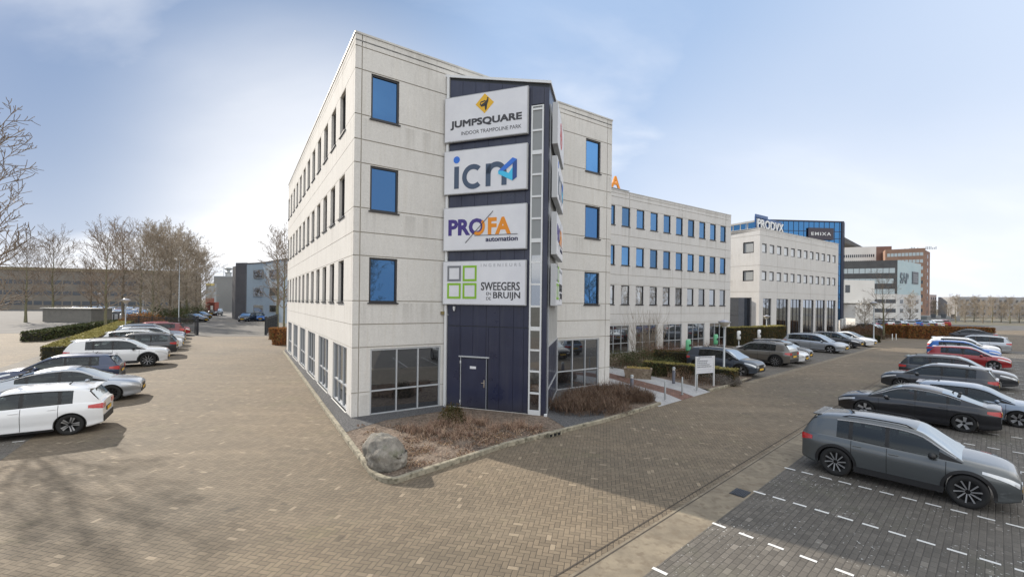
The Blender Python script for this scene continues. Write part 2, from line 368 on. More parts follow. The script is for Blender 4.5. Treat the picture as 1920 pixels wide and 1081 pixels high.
PT = dict(grey=paint('grey', (.085, .095, .10)), black=paint('black', (.010, .011, .015), .2), white=paint('white', (.72, .73, .74), 0), silver=paint('silver', (.38, .41, .45), .6),
          navy=paint('navy', (.02, .035, .085), .3), blue=paint('blue', (.01, .12, .42), .3), red=paint('red', (.30, .012, .015), .2), bronze=paint('bronze', (.14, .13, .115), .4),
          dark=paint('dark_grey', (.035, .038, .045), .35), slate=paint('slate', (.045, .06, .085), .35), lightblue=paint('light_blue', (.20, .25, .32), .4), wine=paint('wine', (.14, .01, .014), .2))

# ================================================================== SETTING: ground, street, kerbs
def poly_sheet(name, pts, z, m, label=None, kind='structure', cat=None):
    b = MB(); n = len(pts); b.mesh([(p[0], p[1], z) for p in pts], [tuple(range(n))]); o = b.build(name, m)
    return tag(o, label, cat, None, kind)
g = MB(); g.mesh([(-1500, -400, 0), (1500, -400, 0), (1500, 2600, 0), (-1500, 2600, 0)], [(0, 1, 2, 3)])
tag(g.build('ground', m_noise('far_ground', (.10, .095, .06), (.15, .13, .10), .05, .95, 0)), kind='structure', label='wide flat ground reaching the horizon beyond the business park')
poly_sheet('street', [(-75, -14), (70, -14), (130, 60), (110, 120), (-90, 160), (-90, 20)], .004, MT['road'], 'brown herringbone clinker paving of street and yard')
gdir = dirv(ROAD); gper = Vector((-gdir.y, gdir.x, 0))
g0 = Vector((1.02, 6.88, 0))
def gp(s, t): v = g0 + gdir * s + gper * t; return (v.x, v.y)
# parking surface of the right hand lot, gutter of sandy slabs with a dark drain line
def bandpoly(t0, t1, s0=-14, s1=62): return [gp(s0, t1), gp(s0, t0), gp(s1, t0), gp(s1, t1)]
poly_sheet('parking_bay', bandpoly(-24, -.72), .008, MT['bay'], 'dark grey paved parking bays right of the street')
poly_sheet('gutter', bandpoly(-.72, .06), .008, MT['gutter'], 'sandy paved gutter strip along the right parking bays')
db = MB()
for t in (-.02, .18): p = bandpoly(t, t + .025); db.mesh([(q[0], q[1], .012) for q in p], [(0, 1, 2, 3)])
tag(db.build('gutter_line', MT['gutter_dark']), kind='structure', label='dark drain joint lines along the gutter')
# left parking bays: darker pavers
lrow0 = Vector((-13.2, 11.6, 0)); ld = dirv(R(123.5)); lp = Vector((ld.y, -ld.x, 0))
def lpnt(s, t): v = lrow0 + ld * s + lp * t; return (v.x, v.y)
poly_sheet('parking_bay', [lpnt(-14, -6.5), lpnt(-14, -.2), lpnt(44, -.2), lpnt(44, -6.5)], .008, MT['bay'], 'dark grey paved parking bays left of the yard')
# grate in the gutter
gr = empty('drain_grate', (*G(1388, 924), .012), ROAD, 'dark iron drain grate set in the gutter beside the parking bays', 'drain grate')
b = MB(); b.box(-.22, .22, -.16, .16, 0, .006)
b.build('frame', MT['dark_metal'], gr)
b = MB()
for i in range(7): b.box(-.19, .19, -.13 + i*.038, -.11 + i*.038, .007, .012)
b.build('bars', MT['rimd'], gr)
# painted dashes
def dashes(name, p0, p1, n, label, w=.072, ln=.25, z=.014):
    b = MB(); p0 = Vector((*p0, 0)); p1 = Vector((*p1, 0)); d = (p1 - p0).normalized(); q = Vector((-d.y, d.x, 0))
    for i in range(n):
        c = p0 + (p1 - p0) * (i / max(1, n - 1)); a = c - d * ln/2; e = c + d * ln/2
        b.quad(*[(v.x, v.y, z) for v in (a - q*w/2, e - q*w/2, e + q*w/2, a + q*w/2)])
    return tag(b.build(name, MT['white']), label, None, None, 'structure')
def ext(pa, pb, n_in, n_tot):
    a = G(*pa); c = G(*pb); st = ((c[0]-a[0])/(n_in-1), (c[1]-a[1])/(n_in-1)); return a, (a[0]+st[0]*(n_tot-1), a[1]+st[1]*(n_tot-1))
a, c = ext((1481, 879), (1750, 947), 8, 13); dashes('bay_marking', a, c, 13, 'white dashed bay line beside the grey crossover')
a, c = ext((1424, 924), (1736, 1017), 8, 14); dashes('bay_marking', a, c, 14, 'white dashed bay line second from the crossover')
a, c = ext((1348, 985), (1583, 1073), 5, 14); dashes('bay_marking', a, c, 14, 'white dashed bay line at the shadow edge')
a, c = ext((1237, 1071), (1290, 1096), 2, 9); dashes('bay_marking', a, c, 9, 'white dashed bay line in the sunlit corner')
for s in range(3, 22):
    q = gp(3.2 + 2.29 * (s + 1), -.8); e = (q[0] + gper.x * -4.6, q[1] + gper.y * -4.6)
    dashes('bay_marking', q, e, 10, 'white dashed line between parking bays on the right')
for s in range(0, 15):
    q = lpnt(-1 + 2.9 * s, -.4); e = lpnt(-1 + 2.9 * s, -5.2)
    dashes('bay_marking', q, e, 9, 'white dashed line between parking bays on the left')

# ---- planting bed round the tower
C0 = Vector((-5.75, 15.76, 0)); dA = dirv(A_ANG); dB = dirv(B_ANG); nA = Vector((dA.y, -dA.x, 0)); nB = Vector((-dB.y, dB.x, 0))   # outward normals
def Ap(s, off=0): return C0 + dA * s + nA * off
def Bp(s, off=0): return C0 + dB * s + nB * off
tip = Vector((*G(722, 903), 0))
kL = [Vector((*G(*p), 0)) for p in ((694, 892), (655, 838), (600, 760), (560, 702), (530, 660))]
kR = [Vector((*G(*p), 0)) for p in ((765, 899), (870, 865), (950, 838), (1042, 815), (1140, 790), (1215, 767), (1240, 759))]
def strip(name, line, w, z, m, label, side=1):
    """raised kerb that follows a line: a real step"""
    b = MB(); L_ = []; R_ = []
    for i, p in enumerate(line):
        d = (line[min(i+1, len(line)-1)] - line[max(i-1, 0)]).normalized(); q = Vector((-d.y, d.x, 0)) * side
        L_.append(p); R_.append(p + q * w)
    n = len(line)
    vs = [(p.x, p.y, 0) for p in L_] + [(p.x, p.y, z) for p in L_] + [(p.x, p.y, z) for p in R_] + [(p.x, p.y, 0) for p in R_]
    fs = []
    for i in range(n - 1):
        for k in range(3): fs.append((k*n+i, k*n+i+1, (k+1)*n+i+1, (k+1)*n+i))
    fs += [(0, n, 2*n, 3*n), (n-1, 4*n-1, 3*n-1, 2*n-1)]
    b.mesh(vs, fs); o = b.build(name, m); bevel(o, .015, 1)
    return tag(o, label, None, None, 'structure')
arc = [kL[0]]
for i in range(1, 8):
    t = i / 8; arc.append(kL[0] * (1-t)**2 + Vector((*G(725, 918), 0)) * 2*t*(1-t) + kR[0] * t*t)
line = kL[::-1] + arc[1:] + kR
kerb_end = Vector((*G(1262, 752), 0))
strip('kerb', line, .13, .13, MT['kerb'], 'weathered concrete kerb round the planting bed of the tower')
inner = []
for i, p in enumerate(line):
    d = (line[min(i+1, len(line)-1)] - line[max(i-1, 0)]).normalized(); inner.append(p + Vector((-d.y, d.x, 0)) * .12)
bp_ = [(p.x, p.y) for p in inner] + [(Ap(14.2, .0).x, Ap(14.2).y), (C0.x + 2, C0.y + 1.5), (Bp(27).x + .5, Bp(27).y)]
poly_sheet('planting_bed', bp_, .085, MT['soil'], 'bare brown soil of the planting bed below the tower')
# gravel strips hugging the walls
gs = MB()
def gquad(pts, z=.093): gs.mesh([(p.x, p.y, z) for p in pts], [tuple(range(len(pts)))])
ki = [p + (p - Vector((p.x + nB.x, p.y + nB.y, 0))).normalized() * .14 for p in kL]
gquad([C0, Bp(26, 0), ki[4], ki[3], ki[2], ki[2].lerp(ki[1], .78), Ap(.9, 1.0), Ap(3.8, .75), Ap(3.8, 0)])
gquad([Ap(9.6, 0), Vector((1.35, 16.3, 0)), Vector((1.9, 14.75, 0)), Vector((3.4, 15.95, 0)), Ap(10.4, 2.6), Ap(11.4, .8), Ap(13.6, .7), Ap(13.6, 0)])
tag(gs.build('gravel_strip', MT['gravel']), 'dark grey gravel strip along the foot of the tower walls', None, None, 'structure')
# scalloped leftovers of stones on the left gravel
# ---- entrance path
pA, pB = Vector((*G(1331, 734), 0)), Vector((*G(1235, 762), 0))
pdir = dirv(R(113)); L1 = 12.5
w_tot = (pB - pA)
def pth(s, t, z=0): v = pA + w_tot * s + pdir * t; return (v.x, v.y)
for (s0, s1, m, lb) in ((0, .36, 'slab', 'pale slab strip of the entrance path on the far side'), (.36, .60, 'redpave', 'red clinker strip in the middle of the entrance path'), (.60, 1.0, 'slab', 'pale slab strip of the entrance path on the near side')):
    pb_ = MB(); vs_ = [(*pth(s0, -.02), .012), (*pth(s1, -.02), .012), (*pth(s0, .9), .104), (*pth(s1, .9), .104), (*pth(s0, L1), .104), (*pth(s1, L1), .104)]
    pb_.mesh(vs_ + [(v_[0], v_[1], .005) for v_ in vs_], [(0, 1, 3, 2), (2, 3, 5, 4), (0, 6, 7, 1), (1, 7, 9, 3), (3, 9, 11, 5), (0, 2, 8, 6), (2, 4, 10, 8)])
    tag(pb_.build('path', MT[m]), lb, None, None, 'structure')
# paving and lawn between path and second building
dB2 = dirv(R(124)); O2 = Vector((10.95, 38.67, 0)); O3 = Vector((30.9, 54.5, 0))
def A2(s, off=0): return O2 + dA * s + nA * off
def A3(s, off=0): return O3 + dA * s + nA * off
gk = [Vector((*G(*p), 0)) for p in ((1331, 734), (1360, 727), (1392, 716), (1402, 712))]
poly_sheet('planting_bed', [(gk[0].x, gk[0].y), (gk[3].x + .2, gk[3].y), (A2(7, 7.3).x, A2(7, 7.3).y), (A2(7, 0).x, A2(7, 0).y), (A2(-9).x, A2(-9).y), pth(0, L1)], .09, MT['soil'], 'bare soil of the planting bed beyond the entrance path')
strip('kerb', gk, .12, .12, MT['kerb'], 'low concrete kerb edging the bed beyond the path')
# bays in front of the second building
cb = [Vector((*G(*p), 0)) for p in ((1398, 716), (1590, 664))]
cdv = (cb[1] - cb[0]).normalized(); cpv = Vector((-cdv.y, cdv.x, 0))
poly_sheet('parking_bay', [tuple((cb[0] + cpv*0)[:2]), tuple((cb[0] + cdv*34)[:2]), tuple((cb[0] + cdv*34 + cpv*5.6)[:2]), tuple((cb[0] + cpv*5.6)[:2])], .008, MT['bay'], 'dark paved parking bays in front of the second building')
poly_sheet('gutter', [tuple((cb[0] - cpv*.35)[:2]), tuple((cb[0] + cdv*34 - cpv*.35)[:2]), tuple((cb[0] + cdv*34)[:2]), tuple(cb[0][:2])], .0085, MT['gutter'], 'pale gutter strip in front of the second building bays')
poly_sheet('rear_yard', [G(236, 630), G(545, 630), PD(556, 600, 77)[:2], PD(440, 600, 92)[:2], PD(440, 600, 150)[:2], (-140, 150), (-110, 90)], .0075, m_paver('yard_pavers', (.115, .108, .098), (.04, .035, .03), (.14, .13, .115), angle=R(30), w=.11, var=.2), 'grey paving of the rear yard beyond the gate')
# asphalt car park far right and far left
m_asph = m_noise('asphalt', (.075, .074, .072), (.12, .115, .11), .4, .9, 0)
poly_sheet('car_park', [(38, 82), (260, 100), (260, 110), (60, 112)], .010, m_asph, 'far asphalt car park behind the beech hedge')
poly_sheet('car_park', [(-200, 50), (-64, 44), (-46, 66), (-62, 150), (-220, 150)], .010, m_asph, 'far asphalt car park behind the left tree row')

# ================================================================== facade builder
def facade(parent, name, o, d, length, zs0, zs1, holes, zj, sj, mats, jw=.035, jd=.03, rev=.16):
    """panelled wall: real recessed joints and real window reveals. o,d world vectors; outward = right of d"""
    n = Vector((d.y, -d.x, 0)); S = {0.0, length}; Z = {zs0, zs1}
    for j in sj: S |= {j - jw/2, j + jw/2}
    for j in zj: Z |= {j - jw/2, j + jw/2}
    for h in holes: S |= {h[0], h[1]}; Z |= {h[2], h[3]}
    S = sorted(x for x in S if -1e-6 <= x <= length + 1e-6); Z = sorted(z for z in Z if zs0 - 1e-6 <= z <= zs1 + 1e-6)
    def depth(s, z):
        for h in holes:
            if h[0] < s < h[1] and h[2] < z < h[3]: return -rev, 2
        for j in sj:
            if abs(s - j) < jw/2: return -jd, 1
        for j in zj:
            if abs(z - j) < jw/2: return -jd, 1
        return 0.0, 0
    b = MB(); ns, nz = len(S) - 1, len(Z) - 1
    D = [[depth((S[i]+S[i+1])/2, (Z[k]+Z[k+1])/2) for k in range(nz)] for i in range(ns)]
    def P(s, z, q): v = o + d * s + n * q; return (v.x, v.y, z)
    for i in range(ns):
        for k in range(nz):
            q, t = D[i][k]
            if t != 2: b.quad(P(S[i], Z[k], q), P(S[i+1], Z[k], q), P(S[i+1], Z[k+1], q), P(S[i], Z[k+1], q), t)
            if i + 1 < ns and abs(D[i+1][k][0] - q) > 1e-6:
                q2 = D[i+1][k][0]; b.quad(P(S[i+1], Z[k], q), P(S[i+1], Z[k], q2), P(S[i+1], Z[k+1], q2), P(S[i+1], Z[k+1], q), 0)
            if k + 1 < nz and abs(D[i][k+1][0] - q) > 1e-6:
                q2 = D[i][k+1][0]; b.quad(P(S[i], Z[k+1], q), P(S[i+1], Z[k+1], q), P(S[i+1], Z[k+1], q2), P(S[i], Z[k+1], q2), 0)
    return b.build(name, mats, parent)
def wframe(parent, o, d, s0, s1, z0, z1, fm, gm, inset=.08, fw=.07, cols=None, rows=None, sill=None, sillm=None, label=None):
    """window: frame > pane, sill"""
    n = Vector((d.y, -d.x, 0)); base = o + d * s0; W = s1 - s0; H = z1 - z0
    M_ = Matrix((( d.x, n.x, 0, base.x - n.x*inset), (d.y, n.y, 0, base.y - n.y*inset), (0, 0, 1, z0), (0, 0, 0, 1)))
    cols = cols or []; rows = rows or []
    b = MB()
    b.box(0, W, -.05, .03, 0, fw, 0, M_); b.box(0, W, -.05, .03, H - fw, H, 0, M_)
    b.box(0, fw, -.05, .03, fw, H - fw, 0, M_); b.box(W - fw, W, -.05, .03, fw, H - fw, 0, M_)
    xs = [0] + list(cols) + [W]
    for c_ in cols: b.box(c_ - fw*.4, c_ + fw*.4, -.05, .028, fw, H - fw, 0, M_)
    for r_ in rows:
        for i in range(len(xs) - 1): b.box(max(xs[i] + fw*.4, fw), min(xs[i+1] - fw*.4, W - fw), -.05, .026, r_ - fw*.4, r_ + fw*.4, 0, M_)
    f = b.build('window', fm, parent)
    if label: f['label'] = label
    g_ = MB(); g_.quad(M_ @ Vector((fw*.5, -.02, fw*.5)), M_ @ Vector((W - fw*.5, -.02, fw*.5)), M_ @ Vector((W - fw*.5, -.02, H - fw*.5)), M_ @ Vector((fw*.5, -.02, H - fw*.5)))
    g_.build('pane', gm, f)
    if sill:
        s_ = MB(); s_.box(-.05, W + .05, -.03, inset + .05, -.05, 0, 0, M_); s_.build('sill', sillm or fm, f)
    return f
def text_mesh(txt, size, M_, m, parent, name='lettering', extr=.004, bold=0.0, spacing=1.0, xs=1.0, fit=None, shear=0.0):
    cu = bpy.data.curves.new('t', 'FONT'); cu.body = txt; cu.size = size; cu.extrude = extr; cu.offset = bold; cu.space_character = spacing; cu.resolution_u = 3; cu.shear = shear
    o = bpy.data.objects.new('t', cu); COL.objects.link(o); bpy.context.view_layer.update()
    dg = bpy.context.evaluated_depsgraph_get(); me = bpy.data.meshes.new_from_object(o.evaluated_get(dg)); bpy.data.objects.remove(o); bpy.data.curves.remove(cu)
    xsv = [v.co.x for v in me.vertices]; x0, x1 = min(xsv), max(xsv); ysv = [v.co.y for v in me.vertices]; y0, y1 = min(ysv), max(ysv)
    if fit: sx = fit[0] / (x1 - x0); sy = (fit[1] / (y1 - y0)) if fit[1] else 1
    else: sx, sy = xs, 1
    for v in me.vertices: v.co = M_ @ Vector(((v.co.x - x0) * sx, v.co.z + .002, (v.co.y - (y0 if fit and fit[1] else 0)) * sy))
    me.materials.clear(); me.materials.append(m); me.name = name
    ob = bpy.data.objects.new(name, me); COL.objects.link(ob); ob.parent = parent; return ob
def bold_text(txt, size, M_, m, parent, fit, dx=.012, dz=.010):
    k = 0
    for ax, az in ((-dx, -dz), (dx, -dz), (-dx, dz), (dx, dz), (0, 0)):
        k += 1; o = text_mesh(txt, size, M_ @ Matrix.Translation((ax, .0006*k, az)), m, parent, fit=fit)
        if k == 1: first = o; continue
        bm = bmesh.new(); bm.from_mesh(first.data); bm.from_mesh(o.data); bm.to_mesh(first.data); bm.free(); me = o.data; bpy.data.objects.remove(o); bpy.data.meshes.remove(me)
    return first
def frameM(o, d, s, z, off): 
    n = Vector((d.y, -d.x, 0)); p = o + d * s + n * off
    return Matrix(((d.x, n.x, 0, p.x), (d.y, n.y, 0, p.y), (0, 0, 1, z), (0, 0, 0, 1)))

# ================================================================== main tower building
TOP = 13.95
tower = empty('office_building', tuple(C0), 0, 'nearest pale concrete office block with sunlit left side and blue windows', 'office building')
tower_children_fix = tower
tower.location = (0, 0, 0)
ZJ = [.96, 2.6, 3.44, 4.3, 5.95, 6.8, 7.69, 9.32, 10.17, 11.07, 12.7, 13.52]
WZ = [(4.24, 5.90), (7.62, 9.28), (11.0, 12.66)]
LA = 13.2
holesA = [(.58, 1.64, a_, b_) for a_, b_ in WZ] + [(11.33, 12.37, a_, b_) for a_, b_ in WZ] + [(.66, 3.48, .06, 2.52), (9.62, 12.42, .06, 2.52)]
facade(tower, 'wall', C0, dA, LA, 0, TOP, holesA, ZJ, [.24, 12.86], [MT['concrete'], MT['joint']])
for i, h in enumerate(holesA[:6]):
    wframe(tower, C0, dA, *h, MT['winframe'], MT['glass_sky'] if i % 3 else MT['glass_sky'], sill=True)
for h in holesA[6:]:
    W = h[1] - h[0]; wframe(tower, C0, dA, *h, MT['alu'], MT['glass_low'], cols=[W*.36, W*.665], rows=[.90], sill=True, sillm=MT['sill'], inset=.06, fw=.06)
LB = 25.0
bw = [(1.62 + 2.02*k, 2.72 + 2.02*k) for k in range(12)]
holesB = [(s0, s1, a_, b_) for a_, b_ in WZ for s0, s1 in bw]
gb = [(.85 + 4.04*k, 3.72 + 4.04*k, .10, 2.52) for k in range(6)]
# outward of B wall is on the left of dB, so walk the wall from its far end back to the corner
oB = C0 + dB * LB; dBr = -dB
def flip(h): return (LB - h[1], LB - h[0], h[2], h[3])
facade(tower, 'wall', oB, dBr, LB, 0, TOP, [flip(h) for h in holesB + gb], ZJ, [LB - .24, LB - 8.5, LB - 16.6], [MT['concrete'], MT['joint']], rev=.2, jw=.02, jd=.015)
for h in holesB: wframe(tower, oB, dBr, *flip(h), MT['winframe'], MT['glass_b'], sill=True, inset=.14, fw=.06)
for h in gb:
    wframe(tower, oB, dBr, *flip(h), MT['alu'], MT['glass_low'], cols=[.95, 1.9], rows=[.90], sill=True, sillm=MT['sill'], inset=.08, fw=.06)
C1 = Ap(LA); C3 = Bp(LB); C2 = C1 + dB * LB
facade(tower, 'wall', C1, dB, LB, 0, TOP, [], ZJ, [.24], [MT['concrete'], MT['joint']])
facade(tower, 'wall', C2, -dA, LA, 0, TOP, [], ZJ, [.24], [MT['concrete'], MT['joint']])
b = MB(); b.prism([tuple(p[:2]) for p in (C0, C1, C2, C3)], TOP - .25, TOP - .2); b.build('roof', m_noise('roof_gravel', (.12, .12, .12), (.2, .2, .2), 3), tower)
def coping(parent, pts, z, w=.35, t=.07, proud=.03):
    b = MB()
    n_ = len(pts); ctr = sum(pts, Vector()) / n_
    out = []; inn = []
    for i, p in enumerate(pts):
        a_ = (p - pts[i-1]).normalized(); c_ = (pts[(i+1) % n_] - p).normalized(); n1 = Vector((a_.y, -a_.x, 0)); n2 = Vector((c_.y, -c_.x, 0)); m_ = (n1 + n2).normalized(); m_ /= max(.3, m_.dot(n1))
        out.append(p + m_*proud); inn.append(p - m_*w)
    vs = [(p.x, p.y, z) for p in out] + [(p.x, p.y, z + t) for p in out] + [(p.x, p.y, z + t) for p in inn] + [(p.x, p.y, z) for p in inn]
    fs = []
    for i in range(n_):
        j = (i+1) % n_
        for k in range(4): k2 = (k+1) % 4; fs.append((k*n_+i, k*n_+j, k2*n_+j, k2*n_+i))
    b.mesh(vs, fs); return b.build('coping', MT['coping'], parent)
coping(tower, [C0, C1, C2, C3], TOP)

# ---- the navy sign wedge in front of facade A
WL = Ap(3.65); NO = Vector((1.31, 16.38, 0)); WR = Ap(9.58)
wed = empty('sign_tower', (0, 0, 0), 0, 'navy blue clad triangular stair tower jutting from the office block', 'sign tower')
dW = (NO - WL).normalized(); nW = Vector((dW.y, -dW.x, 0)); LW = (NO - WL).length
dR = (WR - NO).normalized(); nR = Vector((dR.y, -dR.x, 0)); LR = (WR - NO).length
zl, zn, zr = 13.42, 12.48, 13.2
def wz(s): return zl + (zn - zl) * s / LW
# left face: panels with vertical seams, around a door and the glazed strip
b = MB(); sx0, sx1 = 3.60, 4.08
edges = [0.0, .13] + [.13 + .567*k for k in range(1, 6)] + [3.38, sx0]
DS0, DS1, DZ = .74, 1.93, 2.15
def WP(s, z, q=0): v = WL + dW*s + nW*q; return (v.x, v.y, z)
def panel(s0, s1, z0, z1a, z1b, q=.02, mi=0):
    g_ = .006
    b.quad(WP(s0+g_, z0, q), WP(s1-g_, z0, q), WP(s1-g_, z1b, q), WP(s0+g_, z1a, q), mi)
    b.quad(WP(s0+g_, z0, 0), WP(s0+g_, z0, q), WP(s0+g_, z1a, q), WP(s0+g_, z1a, 0), mi); b.quad(WP(s1-g_, z0, q), WP(s1-g_, z0, 0), WP(s1-g_, z1b, 0), WP(s1-g_, z1b, q), mi)
    b.quad(WP(s0+g_, z1a, q), WP(s1-g_, z1b, q), WP(s1-g_, z1b, 0), WP(s0+g_, z1a, 0), mi)
for i in range(1, len(edges) - 1):
    s0, s1 = edges[i], edges[i+1]
    for (z0, z1) in ((3.36, None), (.12, 3.33)):
        if z1 is None: panel(s0, s1, z0, wz(s0) - .12, wz(s1) - .12); continue
        if s0 < DS0 < s1: panel(s0, DS0, z0, z1, z1); panel(DS0, s1, DZ, z1, z1)
        elif s0 < DS1 < s1: panel(s0, DS1, DZ, z1, z1); panel(DS1, s1, z0, z1, z1)
        elif DS0 <= s0 and s1 <= DS1: panel(s0, s1, DZ, z1, z1)
        else: panel(s0, s1, z0, z1, z1)
panel(sx1, LW, .0, wz(sx1) - .12, wz(LW) - .12); panel(sx0, sx1, 11.8, wz(sx0) - .12, wz(sx1) - .12)
b.quad(WP(0, 0), WP(LW, 0), WP(LW, wz(LW)), WP(0, wz(0)), 1)
b.box(0, sx0, .02, .03, .0, .10, 2, frameM(WL, dW, 0, 0, .0))
b.build('cladding', [MT['navy'], MT['dark_metal'], MT['sill']], wed)
b = MB(); b.box(0, .10, -.05, .10, 0, 13.4, 0, frameM(WL, dW, .02, 0, 0)); b.build('edge_trim', MT['aluw'], wed)
b = MB()
vs = [(*WL[:2], zl), (*NO[:2], zn), (*WR[:2], zr)]
def offs(p, d_): return p + d_
a0, a1, a2 = WL - dW*.1 + nW*.08, NO + nW*.08 + dW*.08, WR + nR*.08
b.mesh([(a0.x, a0.y, zl), (a1.x, a1.y, zn), (a2.x, a2.y, zr), (a0.x, a0.y, zl + .10), (a1.x, a1.y, zn + .10), (a2.x, a2.y, zr + .10)], [(0, 2, 1), (3, 4, 5), (0, 1, 4, 3), (1, 2, 5, 4), (2, 0, 3, 5)])
b.build('roof_trim', MT['aluw'], wed)
# glazed strip
b = MB(); fm = frameM(WL, dW, sx0, 0, .02)
W = sx1 - sx0; fw = .055
b.box(0, fw, -.01, .05, .06, 11.74, 0, fm); b.box(W - fw, W, -.01, .05, .06, 11.74, 0, fm)
zrows = [.06]
fl = [.0, 3.35, 6.65, 9.97]
cuts = []
for f0 in (0.0, 3.33, 6.65, 9.97):
    for k in range(4):
        z = f0 + .86 + .80*k if f0 == 0 else f0 + .86*k
        if z < 11.75: cuts.append(z)
cuts = [.90, 1.72, 2.52, 3.33, 4.17, 5.0, 5.83, 6.65, 7.48, 8.31, 9.14, 9.97, 10.80, 11.60]
for z in cuts:
    hh = .075 if abs(z - 3.33) < .02 or abs(z - 6.65) < .02 or abs(z - 9.97) < .02 else .035
    b.box(fw, W - fw, -.01, .045, z - hh, z + hh, 0, fm)
b.box(fw, W - fw, -.01, .045, .06, .26, 0, fm); b.box(fw, W - fw, -.01, .045, 11.70, 11.74, 0, fm)
sf = b.build('window', MT['aluw'], wed); sf['label'] = 'tall narrow strip window in a white frame'
b = MB(); b.quad(fm @ Vector((fw, .012, .2)), fm @ Vector((W-fw, .012, .2)), fm @ Vector((W-fw, .012, 6.1)), fm @ Vector((fw, .012, 6.1)), 0); b.build('pane', MT['glass_low'], sf)
b = MB(); z = 6.1
b.quad(fm @ Vector((fw, .008, 6.1)), fm @ Vector((W-fw, .008, 6.1)), fm @ Vector((W-fw, .008, 11.7)), fm @ Vector((fw, .008, 11.7)), 0)
for k in range(9): b.box(fw + .02 + k*.038, fw + .034 + k*.038, .008, .016, 6.1, 11.7, 0, fm)
b.build('louvre', MT['louvre'], sf)
# door
b = MB(); dm = frameM(WL, dW, DS0, 0, .0)
b.box(.04, DS1 - DS0 - .04, 0, .03, .14, DZ - .08, 0, dm); door = b.build('door', MT['navy'], wed)
b = MB(); w_ = DS1 - DS0
b.box(0, .022, .0, .045, .12, DZ, 0, dm); b.box(w_ - .07, w_ - .055, .0, .045, .12, DZ - .06, 0, dm); b.box(-.06, w_ + .05, 0, .08, DZ - .04, DZ + .01, 0, dm)
b.build('frame', MT['alu'], door)
b = MB(); b.box(w_ - .17, w_ - .13, .03, .05, .95, 1.25, 0, dm); b.box(w_ - .27, w_ - .14, .05, .07, 1.12, 1.145, 0, dm); b.build('handle', MT['chrome'], door)
b = MB(); b.box(-.01, .03, .03, .07, 1.86, 1.96, 0, dm); b.box(-.01, .03, .03, .07, .30, .40, 0, dm); b.build('hinge', MT['aluw'], door)
b = MB(); b.box(.42, .68, .03, .036, 1.66, 1.76, 0, dm); b.build('notice', MT['white_panel'], door)
# right face of the wedge
b = MB(); rm = frameM(NO, dR, 0, 0, 0)
def RP(s, z, q=0): v = NO + dR*s + nR*q; return (v.x, v.y, z)
b.quad(RP(0, 0), RP(.34, 0), RP(.34, zn + .02), RP(0, zn), 0)
b.quad(RP(.34, 0), RP(LR, 0), RP(LR, 2.62), RP(.34, 2.62), 0)
b.quad(RP(.34, 11.9), RP(LR, 11.9), RP(LR, zr), RP(.34, zn), 0)
b.quad(RP(.34, 2.62), RP(LR, 2.62), RP(LR, 11.9), RP(.34, 11.9), 1)
for k in range(24):
    s = .4 + k*.18
    b.box(s, s + .05, 0, .015, 2.64, 11.88, 1, rm)
b.box(.34, .40, 0, .045, .1, 11.9, 2, rm); b.box(.40, LR, 0, .03, 2.60, 2.66, 2, rm); b.box(.40, LR, 0, .03, .92, .98, 2, rm); b.box(0, LR, 0, .03, .02, .10, 2, rm); b.box(LR - .08, LR, 0, .045, .1, 2.6, 2, rm)
b.build('side_cladding', [MT['navy'], m_noise('ribbed_panel', (.42, .42, .41), (.48, .48, .47), 2, .6, 0), MT['alu']], wed)
# camera + wall lamp bits on the wedge
cm = MB(); fm2 = frameM(WL, dW, .45, 4.06, .02); cm.box(-.04, .04, 0, .10, -.06, .06, 0, fm2); cm.box(-.03, .03, .02, .09, -.12, -.06, 0, fm2)
o = cm.build('security_camera', MT['aluw']); bevel(o, .01); tag(o, 'small white security camera high on the navy cladding above the door', 'security camera')
cm = MB(); fm2 = frameM(WL, dW, LW + .02, .12, .03); cm.box(-.06, .06, 0, .10, -.05, .05, 0, fm2)
o = cm.build('wall_light', MT['aluw']); bevel(o, .02); tag(o, 'small white floodlight at the foot of the navy wedge nose', 'wall light')
cm = MB(); fm2 = frameM(C0, dA, 3.52, 3.85, .0); cm.box(-.06, .06, 0, .10, -.06, .06, 0, fm2); cm.tube([fm2 @ Vector((.05, .1, -.07)), fm2 @ Vector((.7, .28, -.07))], [.015, .015], 6, 1)
o = cm.build('wall_lamp', [mat('brass', (.25, .2, .09), .4, .6), MT['alu']]); tag(o, 'small brass wall lamp with thin arm left of the navy cladding', 'wall lamp')

# ---- sign boxes
def signbox(o, d, s0, s1, z0, z1, off, th, label, cat='sign'):
    root = empty('sign_box', (0, 0, 0), 0, label, cat, 'tenant sign boxes on the navy tower')
    M_ = frameM(o, d, s0, z0, off); W = s1 - s0; H = z1 - z0
    b = MB(); b.box(0, W, 0, th, 0, H, 0, M_); bx = b.build('box', MT['sign_edge'], root); bevel(bx, .01, 1)
    b = MB(); b.box(.035, W - .035, th, th + .006, .035, H - .035, 0, M_); b.build('face', MT['white_panel'], root)
    return root, frameM(o, d, s0, z0, off + th + .006), W, H
def flat(parent, name, M_, polys, m, q=.003, t=.004):
    b = MB()
    for poly in polys:
        n_ = len(poly); vs = [M_ @ Vector((p[0], q, p[1])) for p in poly] + [M_ @ Vector((p[0], q + t, p[1])) for p in poly]
        b.mesh(vs, [tuple(range(n_)), tuple(range(n_, 2*n_))[::-1]] + [(i, n_ + i, n_ + (i+1) % n_, (i+1) % n_) for i in range(n_)])
    return b.build(name, m, parent)
